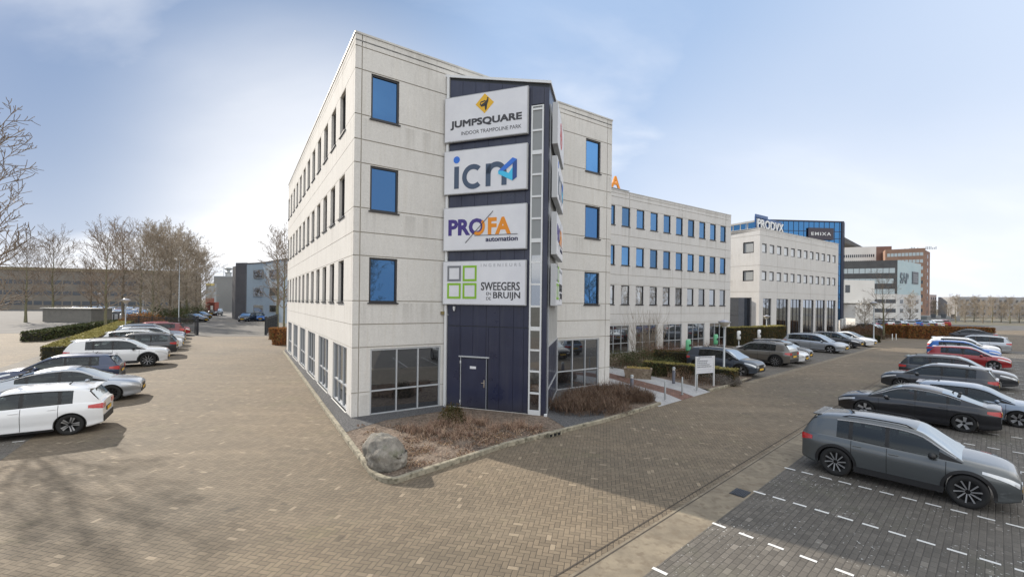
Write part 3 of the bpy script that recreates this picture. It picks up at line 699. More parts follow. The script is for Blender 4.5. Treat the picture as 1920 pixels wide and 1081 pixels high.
INK = dict(char=mat('ink_charcoal', (.045, .045, .052), .5), yel=mat('ink_yellow', (.72, .42, .02), .5), blk=mat('ink_black', (.03, .028, .025), .5), steel=mat('ink_steel', (.055, .085, .14), .5),
           blu=mat('ink_blue', (.03, .16, .62), .5), cyan=mat('ink_cyan', (.05, .50, .78), .5), pur=mat('ink_purple', (.05, .03, .20), .5), org=mat('ink_orange', (.72, .25, .01), .5),
           grn=mat('ink_green', (.22, .45, .02), .5), gry=mat('ink_grey', (.17, .18, .20), .5), nvy=mat('ink_navy', (.02, .02, .07), .5), lg=mat('ink_light_grey', (.35, .36, .38), .5), redk=mat('ink_red', (.55, .03, .03), .5))
def disc(cx, cy, r_, n=28): return [(cx + r_*math.cos(2*math.pi*i/n), cy + r_*math.sin(2*math.pi*i/n)) for i in range(n)]
def sub(M_, x, z): return M_ @ Matrix.Translation((x, 0, z))
def art_jump(root, M_, W, H):
    k = W / 3.62
    cx, cz, r_ = 1.80*k, H*.755, .40*min(k, 1)
    flat(root, 'emblem', M_, [[(cx - r_, cz), (cx, cz - r_), (cx + r_, cz), (cx, cz + r_)]], INK['yel'])
    fig = [[(cx+.10*k, cz+.22), (cx+.16*k, cz+.22), (cx+.17*k, cz+.15), (cx+.11*k, cz+.13)], [(cx-.01*k, cz+.04), (cx+.10*k, cz+.14), (cx+.17*k, cz+.12), (cx+.11*k, cz-.06), (cx+.02*k, cz-.10)],
           [(cx-.01*k, cz+.04), (cx+.02*k, cz-.10), (cx-.14*k, cz-.12), (cx-.20*k, cz-.04), (cx-.15*k, cz-.03)], [(cx+.0*k, cz-.05), (cx+.11*k, cz-.04), (cx+.09*k, cz-.22), (cx+.04*k, cz-.29), (cx+.01*k, cz-.2)],
           [(cx-.18*k, cz+.08), (cx+.02*k, cz+.12), (cx+.04*k, cz+.08), (cx-.16*k, cz+.04)], [(cx-.18*k, cz+.08), (cx-.16*k, cz+.04), (cx-.17*k, cz-.06), (cx-.21*k, cz-.03)]]
    flat(root, 'figure', M_, fig, INK['blk'], .008)
    bold_text('JUMPSQUARE', .4, sub(M_, .30*k, H*.27), INK['char'], root, (3.06*k, .33), .018, .014)
    text_mesh('INDOOR TRAMPOLINE PARK', .2, sub(M_, .78*k, H*.125), INK['char'], root, fit=(2.58*k, .145))
def art_icn(root, M_, W, H):
    k = W / 3.62; z0 = .22; xh = .88
    st = .215*k
    # i
    flat(root, 'lettering', M_, [[(.48*k, z0), (.48*k + st, z0), (.48*k + st, z0 + xh), (.48*k, z0 + xh)]], INK['steel'])
    flat(root, 'emblem', M_, [disc(.585*k, z0 + xh + .27, .14)], INK['blu'])
    # c : ring sector
    cx, cz, ro, ri = 1.33*k, z0 + xh*.5 - .01, .49, .29; ps = []; a0, a1 = R(48), R(312)
    for i in range(20):
        t0 = a0 + (a1-a0)*i/20; t1 = a0 + (a1-a0)*(i+1)/20
        ps.append([(cx + ri*math.cos(t0)*k, cz + ri*math.sin(t0)), (cx + ro*math.cos(t0)*k, cz + ro*math.sin(t0)), (cx + ro*math.cos(t1)*k, cz + ro*math.sin(t1)), (cx + ri*math.cos(t1)*k, cz + ri*math.sin(t1))])
    # n : stem + arch + right leg
    nx = 1.88*k; ps += [[(nx, z0), (nx + st, z0), (nx + st, z0 + xh), (nx, z0 + xh)], [(nx + .68*k, z0), (nx + .68*k + st, z0), (nx + .68*k + st, z0 + xh*.55), (nx + .68*k, z0 + xh*.55)]]
    ccx, ccz, ro, ri = nx + .45*k, z0 + xh*.55, .445, .235
    for i in range(14):
        t0 = math.pi*i/14; t1 = math.pi*(i+1)/14
        ps.append([(ccx + ri*math.cos(t0)*k, ccz + ri*math.sin(t0)), (ccx + ro*math.cos(t0)*k, ccz + ro*math.sin(t0)), (ccx + ro*math.cos(t1)*k, ccz + ro*math.sin(t1)), (ccx + ri*math.cos(t1)*k, ccz + ri*math.sin(t1))])
    flat(root, 'lettering', M_, ps, INK['steel'], .003)
    # folded triangle emblem
    flat(root, 'emblem', M_, [[(2.42*k, .78), (3.02*k, 1.24), (3.20*k, 1.16), (2.76*k, .82), (2.62*k, .76)]], INK['blu'], .009)
    flat(root, 'emblem', M_, [[(2.42*k, .78), (2.62*k, .76), (2.86*k, .66), (3.02*k, .88), (3.02*k, .36), (2.42*k, .66)]], INK['cyan'], .010)
    flat(root, 'emblem', M_, [[(3.02*k, .36), (3.02*k, 1.00), (2.76*k, .82), (3.20*k, 1.16), (3.20*k, .48)]], mat('ink_deep_blue', (.02, .07, .26), .5), .011)
def art_profa(root, M_, W, H):
    k = W / 3.62
    text_mesh('PRO', .7, sub(M_, .24*k, H*.345), INK['pur'], root, bold=.030, fit=(1.62*k, .66))
    text_mesh('FA', .7, sub(M_, 2.0*k, H*.345), INK['org'], root, bold=.030, fit=(.98*k, .66))
    # orange lower right half of the O
    cx, cz = 1.58*k, H*.345 + .33; ps = []
    for i in range(12):
        t0 = R(-128) + R(176)*i/12; t1 = R(-128) + R(176)*(i+1)/12; ro, ri = .345, .215; kx = .86*k
        ps.append([(cx + ri*math.cos(t0)*kx, cz + ri*math.sin(t0)), (cx + ro*math.cos(t0)*kx, cz + ro*math.sin(t0)), (cx + ro*math.cos(t1)*kx, cz + ro*math.sin(t1)), (cx + ri*math.cos(t1)*kx, cz + ri*math.sin(t1))])
    flat(root, 'lettering', M_, ps, INK['org'], .009)
    def ln(x0, y0, x1, y1, w=.012):
        d_ = Vector((x1-x0, y1-y0)).normalized()*w; return [(x0 - d_.y, y0 + d_.x), (x0 + d_.y, y0 - d_.x), (x1 + d_.y, y1 - d_.x), (x1 - d_.y, y1 + d_.x)]
    flat(root, 'line', M_, [ln(1.02*k, .30, 2.22*k, 1.50), ln(1.42*k, H*.345 - .02, 3.26*k, H*.345 - .02, .010)], INK['char'], .014)
    bold_text('automation', .3, sub(M_, 1.92*k, H*.19), INK['nvy'], root, (1.34*k, .17), .009, .005)
def art_sweegers(root, M_, W, H):
    k = W / 3.62
    def sq(x, z, s=.62, t=.085):
        x *= k; sx = s*k
        return [[(x, z), (x+sx, z), (x+sx, z+t), (x, z+t)], [(x, z+s-t), (x+sx, z+s-t), (x+sx, z+s), (x, z+s)], [(x, z+t), (x+t*k, z+t), (x+t*k, z+s-t), (x, z+s-t)], [(x+sx-t*k, z+t), (x+sx, z+t), (x+sx, z+s-t), (x+sx-t*k, z+s-t)]]
    flat(root, 'emblem', M_, sq(.22, .93), INK['gry'])
    flat(root, 'emblem', M_, sq(.92, .93) + sq(.22, .24) + sq(.92, .24), INK['grn'])
    text_mesh('INGENIEURS', .2, sub(M_, 1.72*k, H - .24), INK['lg'], root, spacing=1.7, fit=(1.68*k, .12))
    bold_text('SWEEGERS', .3, sub(M_, 1.74*k, .58), INK['char'], root, (1.63*k, .31), .006, .005)
    bold_text('BRUIJN', .3, sub(M_, 2.27*k, .20), INK['char'], root, (1.12*k, .31), .006, .005)
    text_mesh('EN', .2, sub(M_, 1.97*k, .385), INK['char'], root, fit=(.20*k, .12)); text_mesh('DE', .2, sub(M_, 1.97*k, .20), INK['char'], root, fit=(.20*k, .12))
zsL = [(10.68, 12.48), (8.58, 10.33), (6.33, 8.06), (4.19, 5.92)]
arts = [art_jump, art_icn, art_profa, art_sweegers]
labs = ['white sign box reading JUMPSQUARE, topmost on the front of the navy tower', 'white sign box reading icn with blue folded triangle on the tower front', 'white sign box reading PROFA automation on the tower front', 'white sign box reading SWEEGERS EN DE BRUIJN with four squares, lowest on the tower front']
for (z0, z1), a_, lb in zip(zsL, arts, labs):
    root, M_, W, H = signbox(WL, dW, -.02, 3.50, z0, z1, .05, .14, lb); a_(root, M_, W, H)
zsR = [(10.26, 11.82), (8.25, 9.82), (6.12, 7.72), (4.2, 5.78)]
labs = ['white sign box with red emblem, topmost on the right side of the navy tower', 'white sign box with icn lettering seen edge-on right of the tower nose', 'white sign box with PROFA lettering seen edge-on right of the tower nose', 'white sign box with green squares, lowest on the right side of the tower']
for i, ((z0, z1), lb) in enumerate(zip(zsR, labs)):
    root, M_, W, H = signbox(NO, dR, .02, 3.3, z0, z1, .12, .20, lb)
    if i == 0:
        ps = []
        for k in range(20):
            t0 = 2*math.pi*k/20; t1 = 2*math.pi*(k+1)/20
            ps.append([(W*.5 + .42*math.cos(t0), H*.55 + .42*math.sin(t0)), (W*.5 + .52*math.cos(t0), H*.55 + .52*math.sin(t0)), (W*.5 + .52*math.cos(t1), H*.55 + .52*math.sin(t1)), (W*.5 + .42*math.cos(t1), H*.55 + .42*math.sin(t1))])
        ps += [[(W*.5 - .3, H*.5), (W*.5 + .3, H*.5), (W*.5, H*.78)], [(W*.5 - .12, H*.3), (W*.5 + .12, H*.3), (W*.5 + .12, H*.5), (W*.5 - .12, H*.5)]]
        flat(root, 'emblem', M_, ps, INK['redk'])
    else: arts[i](root, M_, W, H)

# ================================================================== second office block (same floors, set back)
def box_walls(parent, o, d, L_, depth, z1, m, zj, sides=('right', 'back', 'left')):
    pr = dirv(math.atan2(d.y, d.x) + math.pi/2); c1 = o + d*L_
    if 'right' in sides: facade(parent, 'wall', c1, pr, depth, 0, z1, [], zj, [.3], m)
    if 'back' in sides: facade(parent, 'wall', c1 + pr*depth, -d, L_, 0, z1, [], zj, [], m)
    if 'left' in sides: facade(parent, 'wall', o + pr*depth, -pr, depth, 0, z1, [], zj, [], m)
    b = MB(); b.prism([tuple(p[:2]) for p in (o, c1, c1 + pr*depth, o + pr*depth)], z1 - .25, z1 - .2); b.build('roof', m[1], parent)
    return [o, c1, c1 + pr*depth, o + pr*depth]
wing = empty('office_building', (0, 0, 0), 0, 'long pale concrete office wing set back to the right of the navy sign tower', 'office building')
o2 = O2 - dA*13.35; off2 = 13.35
s_w = [-3.79 + 1.88*k for k in range(10)]
s_w = [-11.31, -9.43, -7.55, -5.67] + s_w
h2 = [(off2 + s, off2 + s + 1.04, a_, b_) for a_, b_ in WZ for s in s_w]
g2 = [(off2 - 11.22 + 3.77*k, off2 - 8.37 + 3.77*k, .06, 2.46) for k in range(7)]
facade(wing, 'wall', o2, dA, off2 + 15.15, 0, TOP, h2 + g2, [2.6, 3.44, 5.95, 6.8, 9.32, 10.17, 12.7, 13.4], [off2 - 1.0 + 7.54*k for k in (0, 1, 2)], [MT['concrete3'], MT['joint']])
for h in h2: wframe(wing, o2, dA, *h, MT['winframe'], MT['glass_wing'] if h[2] > 5 else MT['glass_low'], sill=True)
for h in g2: wframe(wing, o2, dA, *h, MT['alu'], MT['glass_low'], cols=[.95, 1.9], rows=[.85], fw=.06)
pts = box_walls(wing, o2, dA, off2 + 15.15, 13, TOP, [MT['concrete3'], MT['joint']], [3.44, 6.8, 10.17, 13.4], ('right', 'back'))
coping(wing, pts, TOP)
# roof letters on a plant box
b = MB(); pm = frameM(O2, dA, -8.7, TOP + .06, -1.2)
sg = empty('roof_sign', (0, 0, 0), 0, 'orange roof letters on a grey plinth above the set back wing', 'roof sign')
b.box(0, 9.0, -1.2, 0, 0, .45, 0, pm); b.box(0, 9.05, -.2, .05, .52, .57, 0, pm)
for k in range(8): b.box(.3 + k*1.2, .36 + k*1.2, -.1, -.04, .45, .55, 0, pm)
b.build('plinth', [MT['louvre']], sg)
text_mesh('PRO', 1.2, pm @ Matrix.Translation((2.6, -.05, .58)), INK['pur'], sg, bold=.03, extr=.06, fit=(3.2, 1.05))
text_mesh('FA', 1.2, pm @ Matrix.Translation((6.1, -.05, .58)), INK['org'], sg, bold=.03, extr=.06, fit=(1.75, 1.05))
b = MB(); c_ = A2(15.2, -.1); b.box(0, .45, -.03, .03, 12.9, 12.98, 0, frameM(O2, dA, 15.15, 0, -.3)); b.box(.30, .48, -.06, .06, 12.8, 12.9, 0, frameM(O2, dA, 15.15, 0, -.3))
tag(b.build('floodlight', MT['black']), 'small black floodlight on an arm at the far roof corner of the wing', 'floodlight')

# ================================================================== third office block with tall ground floor
blk = empty('office_building', (0, 0, 0), 0, 'third pale office block with tall glazed ground floor behind the yew hedge', 'office building')
o3 = O3 - dA*.2; L3 = 23.7; T3 = 13.95
h3 = [(.55 + 1.91*k, 1.75 + 1.91*k, a_, b_) for a_, b_ in ((10.95, 12.1), (7.48, 8.66)) for k in range(12)]
piers = [.2, 2.95, 7.55, 11.25, 15.3, 19.1, 22.8]
g3 = []
pw = [(-.2, 1.1), (3.05, 4.4), (7.6, 8.25), (11.35, 11.95), (15.35, 15.95), (19.15, 19.75), (22.9, 23.7)]
for i in range(6): g3.append((pw[i][1] if i else 0.95, pw[i+1][0], .1, 5.22))
facade(blk, 'wall', o3, dA, L3, 0, T3, h3 + g3, [6.05, 9.35, 13.1], [4.6, 9.4, 14.3, 19.0], [MT['concrete3'], MT['joint']], rev=.22)
for h in h3: wframe(blk, o3, dA, *h, MT['winframe'], MT['blind'] if True else None, inset=.12, fw=.10)
for i, h in enumerate(g3):
    W = h[1] - h[0]; n_ = max(1, round(W / 1.0) - 1)
    wframe(blk, o3, dA, *h, MT['winframe'], MT['glass_low'], cols=[W*(j+1)/(n_+1) for j in range(n_)], rows=[.3, 2.9], inset=.14, fw=.05)
oL = o3 + dB*14; 
hl = [(14 - 2.15, 14 - .75, 10.95, 12.35), (14 - 2.15, 14 - .75, 7.4, 8.75), (6, 14 - .95, .1, 5.3)]
facade(blk, 'wall', oL, -dB, 14, 0, T3, hl, [6.05, 9.35, 13.1], [], [MT['concrete3'], MT['joint']], rev=.2)
for h in hl[:2]: wframe(blk, oL, -dB, *h, MT['winframe'], MT['louvre'], inset=.12, fw=.12)
wframe(blk, oL, -dB, *hl[2], MT['winframe'], MT['glass_low'], cols=[3.6, 5.3], rows=[2.9], inset=.15, fw=.06)
b = MB(); b.box(14 - 2.35, 14 - 1.6, .12, .8, .1, 5.3, 0, frameM(oL, -dB, 0, 0, -.3)); b.build('column', m_noise('dark_column', (.03, .04, .06), (.05, .06, .08), 2, .5, 0), blk)
pts = box_walls(blk, o3, dA, L3, 14, T3, [MT['concrete3'], MT['joint']], [6.05, 9.35, 13.1], ('right', 'back'))
coping(blk, pts, T3)
b = MB(); am = PD(1399, 427, 66); b.tube([(am[0], am[1], T3 - .2), (am[0], am[1], T3 + 3.0)], [.05, .03], 6); b.tube([(am[0]-.3, am[1], T3 + 1.6), (am[0]+.3, am[1], T3 + 1.6)], [.02, .02], 4); b.tube([(am[0]-.5, am[1], T3 + 2.9), (am[0]+.2, am[1], T3 + 2.9)], [.02, .02], 4)
tag(b.build('antenna_mast', MT['galv']), 'thin grey antenna mast on the roof of the third office block', 'antenna')
ps_ = empty('roof_sign', (0, 0, 0), 0, 'white PRODVX roof letters on a dark blue backing above the third block', 'roof sign')
pm = frameM(o3, dA, 1.1, T3 + .02, -1.0)
b = MB(); b.box(0, 6.9, -.25, -.12, .0, 1.75, 0, pm); b.box(-.2, 2.9, -.12, .0, 1.62, 2.0, 0, pm); b.build('backing', mat('deep_blue_panel', (.012, .07, .22), .4), ps_)
text_mesh('PRODVX', 1.6, pm @ Matrix.Translation((.15, 0, .3)), MT['aluw'], ps_, bold=.03, extr=.08, fit=(6.9, 1.15))

# ================================================================== blue curtain wall building
blue = empty('office_building', (0, 0, 0), 0, 'blue glass office tower with dark EMIXA sign behind the third block', 'office building')
D4 = 74.0
p0 = PD(1430, 412, D4); p1 = PD(1590, 412, D4)
O4 = Vector((p0[0], D4, 0)); E4 = Vector((p1[0], D4 + 1.0, 0)); d4 = (E4 - O4).normalized(); L4 = (E4 - O4).length; H4 = p0[2] + .1
b = MB(); rows = [0, .4, 5.2, 7.9, 9.3, 11.9, 13.4, 16.6, H4]
b.quad(*[tuple(v) for v in (O4 + Vector((0, 0, 2.0)), E4 - d4*.3 + Vector((0, 0, 2.0)), E4 - d4*.3 + Vector((0, 0, H4 - .25)), O4 + Vector((0, 0, H4 - .25)))])
b.build('glazing', MT['glass_curtain'], blue)
b = MB(); fm = frameM(O4, d4, 0, 0, 0)
for z in (3.9, 5.6, 7.9, 9.6, 11.6, 13.2, 15.9, 17.1): b.box(0, L4 - .3, 0, .05, z - .045, z + .045, 0, fm)
for k in range(17): b.box(k*.95*L4/15 - .03, k*.95*L4/15 + .03, 0, .04, 2.0, H4 - .2, 0, fm)
b.box(0, L4 + .05, -.3, .08, H4 - .25, H4, 0, fm); b.box(L4 - .42, L4 + .05, -.3, .10, 2.0, H4, 0, fm)
b.build('mullion', mat('mullion_navy', (.012, .02, .05), .5), blue)
b = MB(); b.box(L4 - .2, L4 + .02, -16, -.3, 0, H4, 0, fm); b.box(L4 - .42, L4 + .02, -.3, .02, 0, 2.0, 0, fm); b.box(0, L4 - .6, -16, -12, 0, H4 - .3, 0, fm)
b.build('wall', MT['concrete3'], blue)
b = MB(); pm = frameM(O4, d4, 0, 0, 0); q = dirv(R(140)); r0 = O4 + q*14
b.mesh([(O4.x, O4.y, 0), (O4.x, O4.y, H4), (r0.x, r0.y, H4 - 1.2), (r0.x, r0.y, 0)], [(0, 1, 2, 3)]); b.build('side_glazing', MT['glass_curtain'], blue)
b = MB(); b.tube([(O4.x, O4.y, H4 - .1), (r0.x, r0.y, H4 - 1.3)], [.22, .22], 4, sm=False)
for k in range(12):
    c_ = O4 + q*(k*1.15); b.box(c_.x - .06, c_.x + .06, c_.y - .1, c_.y, 0, H4 - .1 - k*.1, 0)
b.build('side_mullion', MT['coping'], blue)
em = empty('sign_board', (0, 0, 0), 0, 'dark charcoal sign board reading EMIXA on the blue glass tower', 'sign')
e0 = PD(1518, 427, D4); e1 = PD(1568, 450, D4)
em_m = frameM(O4, d4, e0[0] - O4.x, e1[2] + .1, .12); We = e1[0] - e0[0]; He = e0[2] - e1[2]
b = MB(); b.box(0, We, 0, .15, 0, He, 0, em_m); b.build('panel', mat('emixa_panel', (.045, .038, .055), .5), em)
text_mesh('EMIXA', 1.0, em_m @ Matrix.Translation((We*.11, .155, He*.36)), MT['aluw'], em, bold=.02, spacing=1.25, extr=.02, fit=(We*.78, He*.27))
b = MB()
for x in (1578, 1583): c_ = PD(x, 610, D4 - .8); b.tube([(c_[0], c_[1], 0), (c_[0], c_[1], 2.3)], [.22, .22], 10)
tag(b.build('column_pair', MT['aluw']), 'pair of round white columns under the corner of the blue glass tower', 'column')

# ================================================================== far right buildings
def slab(root, name, x0, x1, ytop, d0, d1, m, zb=0, back=12, ytop1=None):
    """wall block whose front runs between two measured columns"""
    a_ = PD(x0, ytop, d0); c_ = PD(x1, ytop if ytop1 is None else ytop1, d1)
    A_ = Vector((a_[0], a_[1], 0)); B_ = Vector((c_[0], c_[1], 0)); d_ = (B_ - A_).normalized(); n_ = Vector((-d_.y, d_.x, 0)) * back
    z = a_[2]
    b = MB(); b.prism([tuple(p[:2]) for p in (A_, B_, B_ + n_, A_ + n_)], zb, z); b.build(name, m, root)
    return A_, d_, (B_ - A_).length, z
def winrow(root, o, d, L_, n, w, z0, z1, m, start=.5, label=None, off=.03):
    for k in range(n):
        c_ = start + (L_ - 2*start) * (k + .5)/n; b = MB(); b.box(c_ - w/2, c_ + w/2, -.1, off, z0, z1, 0, frameM(o, d, 0, 0, 0)); b.build('window', m, root)
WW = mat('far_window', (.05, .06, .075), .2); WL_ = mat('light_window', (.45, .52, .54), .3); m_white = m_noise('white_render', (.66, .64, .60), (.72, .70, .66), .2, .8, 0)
m_brown = m_noise('brown_brick', (.17, .095, .075), (.22, .13, .10), .4, .85, 0); m_tan = m_noise('tan_brick', (.27, .165, .12), (.33, .21, .15), .3, .85, 0); m_dk = m_noise('dark_brick', (.075, .075, .078), (.10, .10, .10), .5, .85, 0); m_teal = m_noise('pale_teal_panel', (.30, .41, .45), (.36, .46, .49), .15, .5, 0)
# white building in front with ribbon windows
wb = empty('office_building', (0, 0, 0), 0, 'low white office building with ribbon windows behind the far car park', 'office building')
A_, d_, L_, z_ = slab(wb, 'upper_volume', 1560, 1640, 524, 104, 106, m_white, zb=5.2)
b = MB(); b.box(3.7, 5.0, -.1, .04, z_ - 3.0, z_ - 1.2, 0, frameM(A_, d_, 0, 0, 0)); f_ = b.build('window', WW, wb)
A_, d_, L_, z_ = slab(wb, 'wing', 1604, 1640, 571, 103, 104, m_white, back=5)
A_, d_, L_, z_ = slab(wb, 'lower_volume', 1560, 1606, 568, 107, 107, m_white)
for z0 in (3.0, .6): winrow(wb, A_, d_, L_, 2, 2.3, z0, z0 + 1.0, WW)
A_, d_, L_, z_ = slab(wb, 'front_volume', 1638, 1682, 551, 109, 108, m_white)
for z0 in (5.3, 3.0, .6): winrow(wb, A_, d_, L_, 2, 2.2, z0, z0 + .95, WW, .2)
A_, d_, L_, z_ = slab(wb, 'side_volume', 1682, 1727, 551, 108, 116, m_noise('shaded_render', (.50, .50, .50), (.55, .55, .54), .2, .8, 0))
for z0 in (5.3, 3.0, .6): winrow(wb, A_, d_, L_, 3, 1.9, z0, z0 + .95, WW, .3)
# office with lettering
sp = empty('office_building', (0, 0, 0), 0, 'dark brick office with pale teal end wall lettered SAP', 'office building')
A_, d_, L_, z_ = slab(sp, 'wall', 1575, 1683, 490, 157, 150, m_dk, ytop1=487)
for r_, z0 in enumerate((z_ - 4.4, z_ - 8.0, z_ - 11.6)): winrow(sp, A_, d_, L_, 9, 1.5, z0, z0 + 1.7, WL_, .6 + .4*(r_ % 2))
for r_, z0 in enumerate((z_ - 14.5,)): winrow(sp, A_, d_, L_, 6, 1.7, z0, z0 + 1.7, WW, .6)
A_, d_, L_, z_ = slab(sp, 'end_wall', 1683, 1727, 487.5, 150, 163, m_teal, back=.6)
text_mesh('SAP', 4, frameM(A_, d_, L_*.10, z_ - 7.8, .1), mat('grey_letters', (.13, .16, .19), .5), sp, extr=.1, bold=.05, fit=(L_*.34, 3.8))
b = MB(); b.box(L_*.60, L_*.86, 0, .2, z_ - 7.6, z_ - 3.2, 0, frameM(A_, d_, 0, 0, 0)); b.build('banner', mat('banner_dark', (.10, .11, .13), .6), sp)
b = MB()
for k in range(4): b.box(L_*.63, L_*(.80 + .02*(k % 2)), .2, .26, z_ - 4.6 - k*.75, z_ - 4.25 - k*.75, 0, frameM(A_, d_, 0, 0, 0))
b.build('banner_lines', mat('banner_grey', (.25, .27, .30), .6), sp)
# long brown office with pale and dark windows
br = empty('office_building', (0, 0, 0), 0, 'tall brown brick office tower with rows of square windows far right', 'office building')
A_, d_, L_, z_ = slab(br, 'wall', 1660, 1735, 468, 206, 198, m_tan)
for k in range(10): winrow(br, A_, d_, L_, 10, 1.05, z_ - 3.4 - 3.2*k, z_ - 1.9 - 3.2*k, WL_ if k < 3 else (WL_ if k % 2 else WW), .6)
A_, d_, L_, z_ = slab(br, 'end_wall', 1735, 1744, 468.5, 198, 206, m_brown, back=9)
for k in range(9): winrow(br, A_, d_, L_, 1, 2.0, z_ - 3.4 - 3.2*k, z_ - 1.7 - 3.2*k, WW, .4)
b = MB(); rr = random.Random(4); A_ = Vector((*PD(1690, 468, 203)[:2], 0))
for k in range(22):
    x_ = k*.55; h_ = rr.uniform(.5, 1.6); b.box(x_, x_ + .28, 0, .2, z_ + .2, z_ + .3 + h_*.9, 0, frameM(A_, dirv(R(-35)), 0, 0, 0))
b.build('roof_letters', MT['galv'], br)
A_, d_, L_, z_ = slab(br, 'plant_tower', 1643, 1672, 462, 216, 214, m_brown)
wt = empty('office_building', (0, 0, 0), 0, 'white far office slab with small square windows beside the blue tower', 'office building')
A_, d_, L_, z_ = slab(wt, 'wall', 1575, 1643, 464, 222, 216, m_white)
for k in range(3): winrow(wt, A_, d_, L_, 16, .55, z_ - 5.2 - 3.1*k, z_ - 3.8 - 3.1*k, WW, .6)
hall = empty('office_building', (0, 0, 0), 0, 'beige building with dark slanting roof just right of the blue tower', 'office building')
A_, d_, L_, z_ = slab(hall, 'wall', 1570, 1604, 472, 232, 228, m_noise('beige_wall', (.42, .38, .30), (.46, .42, .34), .2, .8, 0))
b = MB(); c_ = PD(1575, 440, 228); e_ = PD(1620, 464, 228); z2 = PD(1575, 458, 228)[2]
b.mesh([(c_[0], 228, c_[2]), (e_[0], 228, e_[2]), (e_[0], 228, e_[2] - .8), (c_[0], 228, z2 + 2), (c_[0], 240, c_[2]), (e_[0], 240, e_[2]), (e_[0], 240, e_[2] - .8), (c_[0], 240, z2 + 2)], [(0, 3, 2, 1), (4, 5, 6, 7), (0, 1, 5, 4), (1, 2, 6, 5), (2, 3, 7, 6), (3, 0, 4, 7)]); b.build('roof', m_dk, hall)
sm_ = empty('office_building', (0, 0, 0), 0, 'small distant grey apartment block right of the brown tower', 'building')
A_, d_, L_, z_ = slab(sm_, 'wall', 1744, 1756, 552, 240, 242, m_noise('mauve_brick', (.30, .25, .24), (.34, .28, .27), .3, .85, 0))
for k in range(4): winrow(sm_, A_, d_, L_, 3, .7, z_ - 2.6 - 2.5*k, z_ - 1.4 - 2.5*k, WW, .2)
kio = empty('pavilion', (0, 0, 0), 0, 'low grey pavilion with cream front behind the beech hedge far right', 'pavilion')
A_, d_, L_, z_ = slab(kio, 'wall', 1738, 1800, 592, 150, 150, m_noise('grey_shed', (.22, .23, .24), (.28, .28, .28), .3, .8, 0)); winrow(kio, A_, d_, L_, 3, 1.6, .8, 2.2, WW)
A_, d_, L_, z_ = slab(kio, 'front', 1739, 1760, 601, 140, 140, m_noise('cream_wall', (.55, .49, .33), (.6, .54, .38), .3, .8, 0), back=4)
# beyond the photo's right edge: quiet continuation
cont = empty('office_building', (0, 0, 0), 0, 'plain distant grey office at the extreme right edge of the view', 'office building')
A_, d_, L_, z_ = slab(cont, 'wall', 1795, 1990, 556, 230, 224, m_noise('grey_render', (.30, .30, .31), (.34, .34, .35), .2, .8, 0))
for k in range(3): winrow(cont, A_, d_, L_, 18, 1.3, z_ - 3 - 3.2*k, z_ - 1.5 - 3.2*k, WW, 1)

# ================================================================== far left buildings
cur = empty('office_building', (0, 0, 0), 0, 'light blue grey building with curved front and square windows behind the gate', 'office building')
line = []
for x, d0 in ((463, 92.0), (475, 91.2), (488, 89.8), (500, 87.6), (512, 85.0), (524, 82.4), (540, 79.5), (556, 77.0)):
    q = PD(x, 500, d0); line.append(Vector((q[0], q[1], 0)))
HC = 11.9
b = MB(); n_ = len(line)
vs = [(p.x, p.y, z) for z in (0, HC) for p in line] + [(p.x, p.y + 12, z) for z in (0, HC) for p in line]
fs = [(i, i+1, n_+i+1, n_+i) for i in range(n_-1)] + [(n_+i, n_+i+1, 3*n_+i+1, 3*n_+i) for i in range(n_-1)] + [(0, n_, 3*n_, 2*n_)]
b.mesh(vs, fs); b.build('wall', m_noise('blue_grey_render', (.27, .335, .40), (.31, .375, .43), .15, .75, 0), cur)
b = MB()
for i in range(n_-1): b.quad((line[i].x, line[i].y - .12, HC), (line[i+1].x, line[i+1].y - .12, HC), (line[i+1].x, line[i+1].y + .4, HC + .12), (line[i].x, line[i].y + .4, HC + .12)); b.quad((line[i].x, line[i].y - .12, HC - .2), (line[i+1].x, line[i+1].y - .12, HC - .2), (line[i+1].x, line[i+1].y - .12, HC), (line[i].x, line[i].y - .12, HC))
b.build('roof_edge', m_dk, cur)
CT = [(463, 92.0), (475, 91.2), (488, 89.8), (500, 87.6), (512, 85.0), (524, 82.4), (540, 79.5)]
def cdep(x):
    for (xa, da), (xb, db2) in zip(CT, CT[1:]):
        if xa <= x <= xb:
            qa, qb = Vector(PD(xa, 500, da)[:2]), Vector(PD(xb, 500, db2)[:2]); u = ray(x, 530)[0]
            dx, dy = qb - qa; t = (u*qa.y - qa.x) / (dx - u*dy); return qa.y + dy*t
def curwin(x0, x1, y0, y1):
    da, dc = cdep(x0), cdep(x1); a_ = PD(x0, y0, da); c_ = PD(x1, y1, dc); dd = Vector((c_[0] - a_[0], c_[1] - a_[1], 0)); W = dd.length; dd.normalize()
    z1 = a_[2]; z0 = z1 - (y1 - y0)/FPX*da
    wframe(cur, Vector((a_[0], a_[1], 0)), dd, 0, W, z0, z1, MT['galv'], MT['glass_low'], inset=-.10, fw=.12)
for (x0, x1) in ((476, 494), (506, 522)):
    for (y0, y1) in ((506, 522), (539, 555), (571, 585)): curwin(x0, x1, y0, y1)
clad = m_noise('dark_ribbed_cladding', (.085, .085, .095), (.11, .11, .12), .4, .6, 0)
dks = empty('office_building', (0, 0, 0), 0, 'dark ribbed stair block joined left of the curved blue grey building', 'building')
A_, d_, L_, z_ = slab(dks, 'wall', 442.5, 463, 492.5, 93, 92.2, clad, back=10)
b = MB()
for k in range(int(L_ / .3)): b.box(k*.3, k*.3 + .08, 0, .06, 0, z_, 0, frameM(A_, d_, 0, 0, 0))
b.build('rib', clad, dks)
A_, d_, L_, z_ = slab(dks, 'side_wall', 436, 443, 500, 97, 94, clad, back=8)
